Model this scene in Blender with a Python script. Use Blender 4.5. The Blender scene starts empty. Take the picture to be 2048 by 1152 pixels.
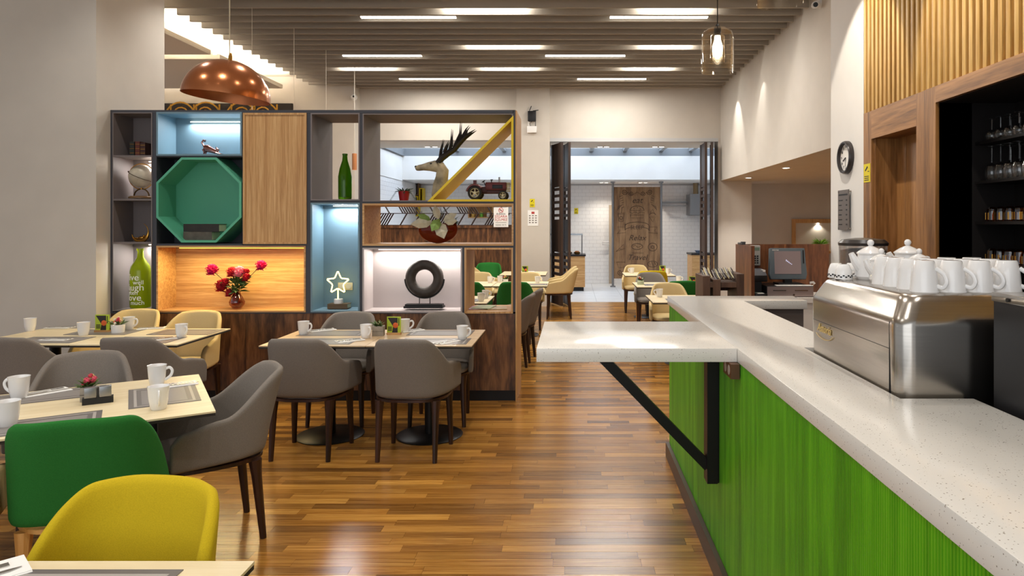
import bpy, bmesh, math, random
from mathutils import Vector, Matrix
R = random.Random(7)
PI = math.pi
sc = bpy.context.scene
C = sc.collection
# ---------------------------------------------------------------- camera
F = 1365.0; VX, VY, H = 1146.0, 450.0, 1.61      # focal length and vanishing point in pixels, eye height
cam_d = bpy.data.cameras.new('camera'); cam = bpy.data.objects.new('camera', cam_d); C.objects.link(cam)
cam.location = (0, 0, H); cam.rotation_euler = (PI/2, 0, 0)
cam_d.sensor_width = 36; cam_d.lens = 36*F/2048
cam_d.shift_x = -(VX-1024)/2048; cam_d.shift_y = -(576-VY)/2048
cam_d.clip_start = .05; sc.camera = cam
# ---------------------------------------------------------------- world, exposure
w = bpy.data.worlds.new('world'); sc.world = w; w.use_nodes = True
w.node_tree.nodes['Background'].inputs[0].default_value = (.93, .96, 1, 1)
w.node_tree.nodes['Background'].inputs[1].default_value = .55
vs = sc.view_settings
vs.view_transform = 'Standard'; vs.look = 'None'; vs.gamma = 1; vs.use_curve_mapping = False; vs.exposure = 0.08
WARM = (1, .90, .76); NEUT = (1, .965, .91); COOL = (.86, .93, 1)
def area(name, loc, size, power, col=NEUT, rot=(0, 0, 0), size_y=None, parent=None, spread=None):
    l = bpy.data.lights.new(name, 'AREA'); l.energy = power; l.color = col; l.size = size
    if size_y: l.shape = 'RECTANGLE'; l.size_y = size_y
    if spread: l.spread = spread
    o = bpy.data.objects.new(name, l); C.objects.link(o); o.location = loc; o.rotation_euler = rot
    if parent: o.parent = parent
    return o
def spot(name, loc, target, power, angle, col=NEUT, blend=.4, r=.03, parent=None):
    l = bpy.data.lights.new(name, 'SPOT'); l.energy = power; l.color = col; l.spot_size = math.radians(angle); l.spot_blend = blend; l.shadow_soft_size = r
    o = bpy.data.objects.new(name, l); C.objects.link(o); o.location = loc
    o.rotation_euler = (Vector(target)-Vector(loc)).to_track_quat('-Z', 'Y').to_euler()
    if parent: o.parent = parent
    return o
# large lights: daylight through the window front behind the camera, daylight in the skylight of the tiled room
area('window_behind_offscreen', (-2.2, -2.4, 2.2), 6.0, 85, (.90, .95, 1), (PI/2, 0, 0), 2.6)
area('skylight_daylight', (-.3, 16.0, 4.3), 7.5, 120, COOL, (0, 0, 0), 1.8)

# ---------------------------------------------------------------- pixel helpers
def P(px, py, d): return Vector(((px-VX)/F*d, d, H-(py-VY)/F*d))
def PX(px, d): return (px-VX)/F*d
def PZ(py, d): return H-(py-VY)/F*d
def DZ(py, z): return (H-z)*F/(py-VY)            # distance of a point at known height z
# ---------------------------------------------------------------- materials
def lin(c):
    c = c/255.0
    return c/12.92 if c <= .04045 else ((c+.055)/1.055)**2.4
def rgb(c): return (lin(c[0]), lin(c[1]), lin(c[2]), 1)
MATS = {}
def nodes(m): return m.node_tree.nodes, m.node_tree.links
def mat(name, col, rough=.5, metal=0, var=0, scale=40, bump=0, trans=0, ior=1.45, alpha=1, emis=0, ecol=None, coat=0, spec=.5, stretch=(1, 1, 1)):
    if name in MATS: return MATS[name]
    m = bpy.data.materials.new(name); m.use_nodes = True; n, l = nodes(m); b = n['Principled BSDF']
    b.inputs['Base Color'].default_value = rgb(col); b.inputs['Roughness'].default_value = rough
    b.inputs['Metallic'].default_value = metal; b.inputs['Transmission Weight'].default_value = trans
    b.inputs['IOR'].default_value = ior; b.inputs['Alpha'].default_value = alpha
    b.inputs['Coat Weight'].default_value = coat; b.inputs['Specular IOR Level'].default_value = spec
    if emis:
        b.inputs['Emission Color'].default_value = rgb(ecol or col); b.inputs['Emission Strength'].default_value = emis
    if var or bump:
        tc = n.new('ShaderNodeTexCoord'); mp = n.new('ShaderNodeMapping'); mp.inputs['Scale'].default_value = stretch
        ns = n.new('ShaderNodeTexNoise'); ns.inputs['Scale'].default_value = scale; ns.inputs['Detail'].default_value = 4
        l.new(tc.outputs['Object'], mp.inputs['Vector']); l.new(mp.outputs[0], ns.inputs['Vector'])
        if var:
            mr = n.new('ShaderNodeMapRange'); mr.inputs['From Min'].default_value = .3; mr.inputs['From Max'].default_value = .7
            mr.inputs['To Min'].default_value = 1-var; mr.inputs['To Max'].default_value = 1+var
            mx = n.new('ShaderNodeVectorMath'); mx.operation = 'SCALE'; mx.inputs[0].default_value = rgb(col)[:3]
            l.new(ns.outputs['Fac'], mr.inputs['Value']); l.new(mr.outputs[0], mx.inputs['Scale']); l.new(mx.outputs[0], b.inputs['Base Color'])
        if bump:
            bp = n.new('ShaderNodeBump'); bp.inputs['Strength'].default_value = bump; bp.inputs['Distance'].default_value = .002
            l.new(ns.outputs['Fac'], bp.inputs['Height']); l.new(bp.outputs[0], b.inputs['Normal'])
    MATS[name] = m; return m
def wood(name, dark, mid, light, axis=2, scale=9, rough=.42, src=None, coat=0, along=.07, dist=1.2):
    if name in MATS: return MATS[name]
    m = bpy.data.materials.new(name); m.use_nodes = True; n, l = nodes(m); b = n['Principled BSDF']
    b.inputs['Roughness'].default_value = rough; b.inputs['Coat Weight'].default_value = coat
    tc = n.new('ShaderNodeTexCoord'); mp = n.new('ShaderNodeMapping'); s = [1, 1, 1]; s[axis] = along; mp.inputs['Scale'].default_value = s
    oi = n.new('ShaderNodeObjectInfo'); ml = n.new('ShaderNodeMath'); ml.operation = 'MULTIPLY'; ml.inputs[1].default_value = 30
    l.new(oi.outputs['Random'], ml.inputs[0]); ad = n.new('ShaderNodeVectorMath'); ad.operation = 'ADD'
    l.new(tc.outputs['Object'], ad.inputs[0]); l.new(ml.outputs[0], ad.inputs[1])
    l.new(ad.outputs[0], mp.inputs['Vector'])
    ns = n.new('ShaderNodeTexNoise'); ns.inputs['Scale'].default_value = scale; ns.inputs['Detail'].default_value = 5; ns.inputs['Distortion'].default_value = dist
    l.new(mp.outputs[0], ns.inputs['Vector'])
    fn = n.new('ShaderNodeTexNoise'); fn.inputs['Scale'].default_value = scale*9; fn.inputs['Detail'].default_value = 3; l.new(mp.outputs[0], fn.inputs['Vector'])
    mxf = n.new('ShaderNodeMath'); mxf.operation = 'MULTIPLY_ADD'; mxf.inputs[1].default_value = .35; l.new(fn.outputs['Fac'], mxf.inputs[0])
    sb = n.new('ShaderNodeMath'); sb.operation = 'MULTIPLY_ADD'; sb.inputs[1].default_value = 1; sb.inputs[2].default_value = -.175
    l.new(ns.outputs['Fac'], sb.inputs[0]); l.new(sb.outputs[0], mxf.inputs[2])
    cr = n.new('ShaderNodeValToRGB'); e = cr.color_ramp.elements; e[0].position = .33; e[0].color = rgb(dark); e[1].position = .68; e[1].color = rgb(light)
    em = e.new(.5); em.color = rgb(mid)
    l.new(mxf.outputs[0], cr.inputs[0]); out = cr.outputs[0]
    if src:
        mm = n.new('ShaderNodeMix'); mm.data_type = 'RGBA'; mm.blend_type = 'MULTIPLY'; mm.inputs[0].default_value = 1
        l.new(out, mm.inputs[6])
        if src == 'object': l.new(oi.outputs['Color'], mm.inputs[7])
        else:
            at = n.new('ShaderNodeAttribute'); at.attribute_name = src; l.new(at.outputs['Color'], mm.inputs[7])
        out = mm.outputs[2]
    l.new(out, b.inputs['Base Color'])
    bp = n.new('ShaderNodeBump'); bp.inputs['Strength'].default_value = .08; bp.inputs['Distance'].default_value = .002
    l.new(mxf.outputs[0], bp.inputs['Height']); l.new(bp.outputs[0], b.inputs['Normal'])
    MATS[name] = m; return m
WALL = mat('wall_paint', (205, 197, 186), .85, var=.03, scale=3)
WALLW = mat('white_paint', (232, 230, 226), .8, var=.02, scale=3)
CEIL = mat('ceiling_paint', (222, 214, 200), .85)
BAFF = mat('baffle_paint', (158, 149, 136), .6)
CHAR = mat('charcoal_laminate', (62, 63, 70), .5)
TAUPE = mat('taupe_laminate', (122, 113, 112), .55)
BLUE = mat('blue_laminate', (110, 138, 152), .5)
GREENL = mat('green_laminate', (88, 172, 140), .5)
OAKM = wood('oak', (176, 128, 74), (196, 150, 94), (212, 170, 116), 2, 42, .45, along=.03)
OAKH = wood('oak_horizontal', (176, 128, 74), (196, 150, 94), (212, 170, 116), 0, 40, .45, along=.04)
WALN = wood('walnut', (58, 35, 22), (98, 63, 38), (134, 92, 58), 2, 7, .4, along=.16, dist=2)
WALB = wood('walnut_bar', (104, 68, 34), (142, 98, 52), (170, 122, 72), 2, 9, .4)
WALBH = wood('walnut_bar_horizontal', (104, 68, 34), (142, 98, 52), (170, 122, 72), 1, 9, .4)
SLAT = wood('slat_oak', (184, 140, 72), (206, 164, 92), (222, 184, 114), 2, 12, .45)
GREYL = mat('grey_laminate', (176, 166, 164), .5)
YEL = mat('yellow_paint', (222, 190, 20), .45)
BLK = mat('black_metal', (26, 24, 24), .4, .3)
BLKP = mat('black_plastic', (24, 24, 26), .4)
DARK = mat('dark_panel', (18, 13, 12), .6)
STEEL = mat('steel', (176, 170, 162), .22, 1, var=.05, scale=6, stretch=(1, 1, 30))
STEELD = mat('steel_matt', (150, 150, 152), .4, 1)
WHITEC = mat('white_ceramic', (238, 236, 234), .12, coat=.4)
WHITEP = mat('white_paper', (240, 238, 234), .8)
GREYFAB = mat('grey_fabric', (128, 120, 112), .95, var=.14, scale=320, bump=.3, spec=.2)
CREAMFAB = mat('cream_fabric', (206, 182, 132), .9, var=.06, scale=300, bump=.2, spec=.2)
GREENFAB = mat('green_fabric', (42, 112, 46), .9, var=.10, scale=300, bump=.25, spec=.2)
YELFAB = mat('yellow_fabric', (198, 170, 30), .9, var=.08, scale=300, bump=.25, spec=.2)
LEGD = wood('dark_leg', (34, 17, 12), (50, 27, 19), (64, 36, 25), 2, 12, .35)
LEGO = wood('oak_leg', (176, 120, 56), (196, 140, 72), (208, 156, 90), 2, 12, .4)
TOPM = wood('table_laminate', (226, 206, 164), (232, 214, 174), (238, 222, 186), 0, 16, .35)
GLASS = mat('clear_glass', (255, 255, 255), .02, trans=1, ior=1.3)
GREENG = mat('green_glass', (92, 150, 10), .06, trans=.75, ior=1.35)
LIMEG = mat('lime_glass', (176, 196, 10), .06, trans=.6, ior=1.35)
AMBG = mat('amber_glass', (214, 150, 66), .05, trans=.9, ior=1.35)
REDG = mat('brown_glass', (140, 44, 8), .05, trans=.55, ior=1.4)
LEAF = mat('leaf', (74, 98, 44), .6, var=.25, scale=30)
LEAFD = mat('leaf_dark', (42, 62, 30), .6, var=.2, scale=30)
GOLD = mat('gold', (176, 130, 60), .3, 1)
LED = mat('led_white', (255, 248, 236), emis=14)
LEDS = mat('led_shelf', (255, 244, 226), emis=5)
LEDY = mat('led_yellow', (255, 206, 80), emis=2.2)
def quartz():
    m = mat('quartz', (226, 222, 214), .16, spec=.5); n, l = nodes(m); b = n['Principled BSDF']
    tc = n.new('ShaderNodeTexCoord'); v = n.new('ShaderNodeTexVoronoi'); v.inputs['Scale'].default_value = 130
    l.new(tc.outputs['Object'], v.inputs['Vector'])
    n2 = n.new('ShaderNodeTexNoise'); n2.inputs['Scale'].default_value = 60; l.new(tc.outputs['Object'], n2.inputs['Vector'])
    ad = n.new('ShaderNodeMath'); ad.operation = 'MULTIPLY_ADD'; ad.inputs[1].default_value = .5; l.new(n2.outputs['Fac'], ad.inputs[0]); l.new(v.outputs['Distance'], ad.inputs[2])
    cr = n.new('ShaderNodeValToRGB'); e = cr.color_ramp.elements; e[0].position = .34; e[0].color = rgb((140, 130, 116)); e[1].position = .41; e[1].color = rgb((228, 224, 216))
    l.new(ad.outputs[0], cr.inputs[0]); l.new(cr.outputs[0], b.inputs['Base Color']); return m
QUARTZ = quartz()
def thin_glass(name, tint=(255, 255, 255), body=.03, edge=.55):
    m = bpy.data.materials.new(name); m.use_nodes = True; n, l = nodes(m); n.remove(n['Principled BSDF']); out = n['Material Output']
    tr = n.new('ShaderNodeBsdfTransparent'); tr.inputs[0].default_value = rgb(tint); gs = n.new('ShaderNodeBsdfGlossy'); gs.inputs['Roughness'].default_value = .04
    lw = n.new('ShaderNodeLayerWeight'); lw.inputs[0].default_value = .35; mr = n.new('ShaderNodeMapRange'); mr.inputs['From Min'].default_value = .1; mr.inputs['To Min'].default_value = body; mr.inputs['To Max'].default_value = edge
    mx = n.new('ShaderNodeMixShader'); l.new(lw.outputs['Facing'], mr.inputs['Value']); l.new(mr.outputs[0], mx.inputs[0]); l.new(tr.outputs[0], mx.inputs[1]); l.new(gs.outputs[0], mx.inputs[2]); l.new(mx.outputs[0], out.inputs[0])
    MATS[name] = m; return m
GREENW = wood('green_stained_wood', (70, 140, 6), (86, 164, 8), (104, 182, 20), 2, 10, .4)
# ---------------------------------------------------------------- mesh helpers
def cr_spline(pts, n):
    out = []; q = [pts[0]]+list(pts)+[pts[-1]]
    for i in range(1, len(q)-2):
        for k in range(n):
            t = k/n; a, b, c, d = [Vector(v) for v in q[i-1:i+3]]
            out.append(.5*((2*b)+(c-a)*t+(2*a-5*b+4*c-d)*t*t+(3*b-a-3*c+d)*t**3))
    out.append(Vector(pts[-1])); return out
class MB:
    def __init__(s): s.v = []; s.f = []
    def add(s, vs, fs):
        o = len(s.v); s.v += [tuple(v) for v in vs]; s.f += [tuple(i+o for i in f) for f in fs]; return s
    def box(s, x0, x1, y0, y1, z0, z1):
        v = [(x, y, z) for z in (z0, z1) for y in (y0, y1) for x in (x0, x1)]
        return s.add(v, [(0, 2, 3, 1), (4, 5, 7, 6), (0, 1, 5, 4), (2, 6, 7, 3), (0, 4, 6, 2), (1, 3, 7, 5)])
    def loft(s, rings, closed=True, cap=True):
        n = len(rings[0]); v = [p for r in rings for p in r]; f = []
        for i in range(len(rings)-1):
            for j in range(n if closed else n-1):
                a, b = i*n+j, i*n+(j+1) % n
                f.append((a, b, b+n, a+n))
        if cap: f.append(tuple(range(n-1, -1, -1))); f.append(tuple((len(rings)-1)*n+k for k in range(n)))
        return s.add(v, f)
    def lathe(s, prof, c=(0, 0, 0), n=20, cap=True):
        return s.loft([[(c[0]+r*math.cos(2*PI*k/n), c[1]+r*math.sin(2*PI*k/n), c[2]+z) for k in range(n)] for r, z in prof], cap=cap)
    def tube(s, pts, rad, n=8, sq=1.0):
        pts = [Vector(p) for p in pts]; rings = []
        if not hasattr(rad, '__len__'): rad = [rad]*len(pts)
        up = None
        for i, p in enumerate(pts):
            t = (pts[min(i+1, len(pts)-1)]-pts[max(i-1, 0)]).normalized()
            if up is None: up = Vector((0, 0, 1)) if abs(t.z) < .9 else Vector((0, 1, 0))
            sd = t.cross(up)
            if sd.length < 1e-4: sd = t.cross(Vector((1, 0, 0)))
            sd.normalize(); up = sd.cross(t).normalized()
            rings.append([p+rad[i]*(math.cos(2*PI*k/n)*sd+sq*math.sin(2*PI*k/n)*up) for k in range(n)])
        return s.loft(rings)
    def cyl(s, p0, p1, r0, r1=None, n=14): return s.tube([p0, p1], [r0, r0 if r1 is None else r1], n)
    def prism(s, poly, a, b, fn):          # fn(u, v, w) -> xyz, polygon in u, v extruded along w
        return s.loft([[fn(u, v, a) for u, v in poly], [fn(u, v, b) for u, v in poly]])
    def ringprism(s, outer, inner, a, b, fn):
        n = len(outer); v = [fn(*p, q) for q in (a, b) for lst in (outer, inner) for p in lst]; f = []
        for j in range(n):
            k = (j+1) % n
            f += [(j, k, n+k, n+j), (2*n+j, 3*n+j, 3*n+k, 2*n+k), (j, 2*n+j, 2*n+k, k), (n+j, n+k, 3*n+k, 3*n+j)]
        return s.add(v, f)
    def ball(s, c, r, n=10, sq=(1, 1, 1)):
        return s.lathe([(max(r*math.sin(PI*i/n), 1e-4), -r*math.cos(PI*i/n)) for i in range(n+1)], (0, 0, 0), n+4) if False else \
            s.loft([[(c[0]+sq[0]*max(r*math.sin(PI*i/n), r*.01)*math.cos(2*PI*k/(n+4)), c[1]+sq[1]*max(r*math.sin(PI*i/n), r*.01)*math.sin(2*PI*k/(n+4)), c[2]-sq[2]*r*math.cos(PI*i/n)) for k in range(n+4)] for i in range(n+1)])
    def mesh(s, name, m, smooth=35, bevel=0, seg=2):
        me = bpy.data.meshes.new(name); me.from_pydata(s.v, [], s.f)
        bm = bmesh.new(); bm.from_mesh(me); bmesh.ops.recalc_face_normals(bm, faces=bm.faces)
        if bevel:
            ed = [e for e in bm.edges if len(e.link_faces) == 2 and e.calc_face_angle(0) > .5]
            bmesh.ops.bevel(bm, geom=ed, offset=bevel, segments=seg, affect='EDGES', profile=.5, clamp_overlap=True)
        bm.to_mesh(me); bm.free()
        if smooth:
            me.shade_smooth(); me.set_sharp_from_angle(angle=math.radians(smooth))
        if m: me.materials.append(m)
        return me
    def build(s, name, m, parent=None, smooth=35, bevel=0, loc=None, seg=2):
        return link(name, s.mesh(name, m, smooth, bevel, seg), parent, loc)
def link(name, me, parent=None, loc=None):
    o = bpy.data.objects.new(name, me); C.objects.link(o)
    if parent: o.parent = parent
    if loc: o.location = loc
    return o
def tag(o, label=None, cat=None, group=None, kind=None):
    if label: o['label'] = label
    if cat: o['category'] = cat
    if group: o['group'] = group
    if kind: o['kind'] = kind
    return o
def thing(name, label, cat, loc=(0, 0, 0), rz=0, group=None):
    o = bpy.data.objects.new(name, None); C.objects.link(o); o.location = loc; o.rotation_euler = (0, 0, rz); o.empty_display_size = .1
    return tag(o, label, cat, group)
def struct(o, label=None): return tag(o, label, None, None, 'structure')
def dup(root, loc, rz=0, label=None, group=None, parent=None, rot=None, scale=None):
    r = root.copy(); C.objects.link(r); r.location = loc; r.rotation_euler = rot or (0, 0, rz); r.parent = parent
    if scale: r.scale = (scale,)*3
    if label: r['label'] = label
    if group: r['group'] = group
    for ch in root.children:
        c = ch.copy(); C.objects.link(c); c.parent = r
        for g in ch.children:
            d = g.copy(); C.objects.link(d); d.parent = c
    return r
def text_mesh(txt, size, name='lettering', extrude=.001, align='CENTER', shear=0):
    cu = bpy.data.curves.new(name, 'FONT'); cu.body = txt; cu.size = size; cu.align_x = align; cu.align_y = 'CENTER'; cu.extrude = extrude; cu.shear = shear; cu.resolution_u = 3
    o = bpy.data.objects.new(name, cu); C.objects.link(o); bpy.context.view_layer.update()
    me = bpy.data.meshes.new_from_object(o.evaluated_get(bpy.context.evaluated_depsgraph_get()))
    bpy.data.objects.remove(o); me.name = name; me.materials.clear(); return me
def text(txt, size, m, loc, rot=(PI/2, 0, 0), parent=None, name='lettering', **k):
    me = text_mesh(txt, size, name, **k); me.materials.append(m); o = link(name, me, parent, loc); o.rotation_euler = rot; return o
def modmesh(mb, name, m, solid=0, sub=0, offset=0):
    me = mb.mesh(name, m, 0); o = link(name, me)
    if solid: a = o.modifiers.new('s', 'SOLIDIFY'); a.thickness = solid; a.offset = offset
    if sub: a = o.modifiers.new('u', 'SUBSURF'); a.levels = sub; a.render_levels = sub
    me2 = bpy.data.meshes.new_from_object(o.evaluated_get(bpy.context.evaluated_depsgraph_get())); bpy.data.objects.remove(o)
    me2.name = name; me2.shade_smooth(); return me2
XZ = lambda u, v, w: (u, w, v)
# ================================================================ STRUCTURE
def sbox(name, m, *b, parent=None, bevel=0):
    o = MB().box(*b).build(name, m, parent, bevel=bevel)
    if not parent: struct(o)
    return o
# ---- plank floor
SUB = mat('floor_joint', (52, 32, 18), .7)
floor = sbox('floor', SUB, -9, 6.6, -2.5, 14.27, -.12, -.004)
PLK = wood('plank', (138, 90, 38), (172, 120, 54), (202, 152, 80), 0, 10, .2, src='object', along=.12)
PLKS = wood('plank_far', (138, 90, 38), (172, 120, 54), (202, 152, 80), 0, 10, .2, src='tone', along=.12)
TONES = [(.46, .42, .40), (.60, .56, .50), (.74, .70, .62), (.86, .84, .76), (1.0, .98, .90), (1.16, 1.18, 1.08), (.84, .78, .62), (.68, .62, .54)]
planks = []; pw = .0727; row = 0; y = .6
while y < 14.27-pw:
    x = -8.9-R.random()*.8
    while x < 6.4:
        L = R.choice((.34, .42, .5, .58, .66, .8, .95)); planks.append((x, y, L)); x += L
    y += pw
def shown(p):
    x, y, L = p; d = y; xm = VX+F*(x+L/2)/d; yp = VY+F*H/d
    if yp > 1165 or d < 3.05: return 0
    lo = 300 if yp > 830 else 520; hi = 1345 if yp < 910 else 1345+(yp-910)*.4
    vis = max(0, min(xm+F*L/d/2, hi)-max(xm-F*L/d/2, lo))
    return vis*F*H*pw/d**2
planks.sort(key=shown, reverse=True)
pm = MB().box(0, 1, 0, 1, -.01, 0).mesh('plank', PLK, 0)
def tone():
    t = R.choice(TONES); k = R.uniform(.92, 1.08); return [c*k for c in t]
for x, y, L in planks[:300]:
    o = link('plank', pm, floor, (x+.0006, y+.0006, R.uniform(0, .0004))); o.scale = (L-.0012, pw-.0012, 1); o.color = (*tone(), 1)
mb = MB(); cols = []
for x, y, L in planks[300:]:
    mb.box(x+.0006, x+L-.0006, y+.0006, y+pw-.0006, -.01, 0); cols += [tone()]*8
me = mb.mesh('plank_field', PLKS, 0); at = me.attributes.new('tone', 'FLOAT_COLOR', 'POINT')
at.data.foreach_set('color', [c for t in cols for c in (*t, 1)])
tag(link('plank_field', me, floor), kind='stuff')
floor['label'] = 'warm brown strip plank floor'
# ---- tiled floor of the back room
TILEF = mat('floor_tile', (202, 202, 202), .3, var=.04, scale=5)
ftile = sbox('floor_tiled', mat('floor_grout', (150, 150, 152), .8), -4.4, 6.0, 14.27, 19.0, -.12, -.006)
tm = MB().box(0, .594, 0, .594, -.02, 0).mesh('floor_tile', TILEF, 0)
for i in range(17):
    for j in range(8): link('floor_tile', tm, ftile, (-4.3+i*.6, 14.28+j*.6-.06*(j == 7)*0, 0)) if 14.28+j*.6+.594 < 19.1 else None
# ---- ceilings
ceiling = sbox('ceiling', BAFF, -5.08, 3.0, 8.2, 13.9, 4.8, 4.9)
soffit = sbox('ceiling_soffit', CEIL, -9, 3.4, -2.5, 8.2, 4.33, 4.9)
bm_ = MB().box(-5.07, 2.92, -.0175, .0175, 4.3, 4.52).mesh('baffle', BAFF, 35, .003)
BAF = [8.46+i*.2895 for i in range(19)]
for d in BAF: link('baffle', bm_, ceiling, (0, d, 0))
ceil_left = sbox('ceiling_left', CEIL, -9, -5.08, 8.2, 13.6, 4.5, 4.9)
PANEL = CEIL
for i, (a, b) in enumerate(((8.0, 10.38), (10.65, 12.95))):
    p = thing('ceiling_panel', ('dropped ceiling panel with glowing cove edge above the copper dome lamp', 'dropped ceiling panel with glowing cove edge above the dark gold painting')[i], 'ceiling panel', (-7.0, (a+b)/2, 4.2))
    L = b-a
    MB().box(-1.6, 1.49, -L/2, L/2, 0, .07).build('panel_board', PANEL, p)
    MB().box(1.36, 1.38, -L/2+.05, L/2-.05, .07, .10).build('cove_strip', LED, p)
    MB().box(-1.5, 1.3, L/2-.14, L/2-.12, .07, .10).build('cove_strip', LED, p)
    for sx in (-1, 1): MB().box(sx*1.2-.02, sx*1.2+.02, -.02, .02, .07, .31).build('hanger', BAFF, p)
    area('cove_light', (1.37, 0, .12), .06, 26, WARM, (PI, 0, 0), L-.1, p)
    area('cove_light', (-.1, L/2-.13, .12), 2.8, 12, WARM, (PI, 0, 0), .06, p)
v = thing('air_slot_diffuser', 'long narrow slotted air diffuser in the ceiling beside the baffles', 'air vent', (-5.27, 11.4, 4.5))
MB().box(-.07, .07, -1.2, 1.2, -.012, 0).build('frame', CEIL, v)
for k in (-.035, 0, .035): MB().box(k-.008, k+.008, -1.18, 1.18, -.014, -.011).build('slot', BLKP, v)
# ---- front-left column, left wall
sbox('wall_left', WALL, -9, -4.22, 6.04, 7.05, 0, 4.4)
# ---- back wall
sbox('wall_back_left', WALL, -9, -4.25, 13.3, 13.6, 0, 4.9)
sbox('wall_back_lintel', WALL, -4.25, 2.89, 13.6, 13.85, 3.3, 4.9)
sbox('wall_back_column', WALL, -1.12, -.46, 13.5, 13.95, 0, 4.9)
sbox('wall_back_pier', WALL, 2.89, 3.56, 13.6, 13.95, 0, 4.9)
half = sbox('wall_half', WALN, -4.25, -1.12, 13.62, 13.78, 0, 1.55)
sbox('half_wall_cap', WALN, -4.25, -1.12, 13.6, 13.8, 1.55, 1.6, parent=half)
sbox('trim_2', mat('door_track', (196, 196, 196), .5), -.46, 2.89, 13.58, 13.7, 3.27, 3.34)
# ---- right bulkhead and alcove
sbox('wall_right_bulkhead', WALL, 2.94, 3.1, 6.75, 13.6, 2.49, 4.9)
sbox('ceiling_alcove', WALL, 3.1, 6.6, 6.0, 14.6, 2.49, 2.6)
niche = sbox('wall_alcove_back', WALL, 3.4, 6.6, 14.55, 14.7, 0, 2.49)
sbox('wall_alcove_right', WALL, 6.5, 6.6, 6.0, 14.55, 0, 2.49)
NF = 14.53
n0 = thing('wall_niche', 'oak framed lit display niche on the taupe alcove wall', 'niche', P(1640, 480, NF))
q = P(1640, 480, NF)
for a in ((1583, 1590, 438, 520), (1590, 1700, 438, 446)):
    MB().box(PX(a[0], NF)-q.x, PX(a[1], NF)-q.x, -.05, 0, PZ(a[3], NF)-q.z, PZ(a[2], NF)-q.z).build('niche_frame', OAKM, n0)
MB().box(PX(1590, NF)-q.x, PX(1700, NF)-q.x, -.012, 0, PZ(520, NF)-q.z, PZ(446, NF)-q.z).build('niche_back', WALL, n0)
MB().lathe([(.001, 0), (.02, 0), (.02, .012), (.001, .012)], (PX(1635, NF)-q.x, -.031, PZ(446, NF)-q.z-.012), n=14).build('lamp_lens', LED, n0)
spot('niche_light', (PX(1635, NF)-q.x, -.034, PZ(446, NF)-q.z-.02), (PX(1635, NF)-q.x, -.02, -1), 9, 120, WARM, parent=n0)
# ---- bar column and bar wall
BX = 2.55
sbox('wall_bar_column', WALLW, BX, 3.1, 5.99, 6.75, 0, 4.4)
barw = sbox('wall_right', SLAT, BX+.05, BX+.25, -2, 5.99, 2.585, 4.4)
sm = MB().box(0, .05, -.02, .02, 2.585, 4.33).mesh('slat', SLAT, 35, .002)
k = 5.965
while k > .6: link('slat', sm, barw, (BX, k, 0)); k -= .0755
sbox('door_frame_stile', WALB, BX, BX+.25, 5.835, 5.99, 0, 2.585, parent=barw)
sbox('door_frame_header', WALBH, BX, BX+.25, 5.07, 5.835, 2.345, 2.585, parent=barw)
sbox('door_frame_stile', WALB, BX, BX+.25, 4.945, 5.07, 0, 2.585, parent=barw)
sbox('niche_frame_stile', WALB, BX-.006, BX+.25, 4.79, 4.945, 0, 2.585, parent=barw)
sbox('niche_frame_header', WALBH, BX-.006, BX+.25, -2, 4.79, 2.469, 2.585, parent=barw)
door = thing('door_1', 'recessed walnut door of upright boards beside the bar niche', 'door', (BX+.2, 5.45, 0)); door['kind'] = 'structure'; del door['category']
for i in range(4): MB().box(0, .04, -.38+i*.19+.001, -.38+(i+1)*.19-.001, 0, 2.345).build('board', WALB, door, bevel=.003)
sbox('door_jamb', WALB, BX+.02, BX+.2, 5.80, 5.835, 0, 2.345, parent=barw)
bn = sbox('bar_niche_wall', DARK, 3.10, 3.16, -2, 4.95, .6, 2.6)
sbox('bar_niche_side', DARK, BX+.02, 3.10, 4.79, 4.93, .6, 2.469, parent=bn)
sbox('bar_niche_top', DARK, BX+.02, 3.10, -2, 4.79, 2.465, 2.5, parent=bn)
sbox('bar_niche_bottom', DARK, BX, 3.10, -2, 4.79, .0, .9, parent=bn)
# ---- tiled room behind
TW = mat('tile_glaze', (240, 240, 240), .14); GR = mat('grout', (196, 196, 198), .9)
def tiles(parent, n, rows, fn):
    mb = MB()
    for r in range(rows):
        for c in range(-1, n):
            a = c*.2+(r % 2)*.1
            mb.add([fn(u, w, t) for t in (0, .006) for u, w in ((a+.002, r*.1+.002), (a+.198, r*.1+.002), (a+.198, r*.1+.098), (a+.002, r*.1+.098))],
                   [(4, 5, 6, 7), (0, 1, 5, 4), (1, 2, 6, 5), (2, 3, 7, 6), (3, 0, 4, 7)])
    tag(mb.build('wall_tiles', TW, parent, 0), kind='stuff')
wt = sbox('wall_tiled_back', GR, -4.3, 5.8, 18.8, 19.0, 0, 2.9); tiles(wt, 48, 27, lambda u, w_, t: (-4.05+u, 18.8-t, w_))
wl = sbox('wall_tiled_left', GR, -4.42, -4.27, 13.9, 18.8, 0, 4.6); tiles(wl, 24, 27, lambda u, w_, t: (-4.27+t, 14.1+u, w_))
sbox('wall_tiled_right', WALLW, 5.7, 5.8, 13.9, 18.8, 0, 4.6)
BW = WALLW
sbox('wall_bulkhead', BW, -4.27, 5.7, 17.0, 17.15, 2.74, 3.33)
sbox('wall_left_upper', BW, -4.27, -4.25, 13.9, 17.0, 2.71, 3.3)
sbox('ceiling_tiled_low', WALLW, -4.27, 5.7, 17.15, 18.8, 2.74, 2.85)
sbox('ceiling_tiled_front', CEIL, -4.27, 5.7, 13.85, 15.0, 3.3, 3.5)
SKY = mat('skylight_steel', (128, 132, 136), .5)
sk = struct(MB().box(-4.27, 5.7, 17.0, 17.1, 3.33, 3.52).build('skylight_curb', SKY))
sbox('skylight_curb_side', SKY, -4.4, -4.2, 15, 17, 3.33, 3.5, parent=sk)
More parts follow.
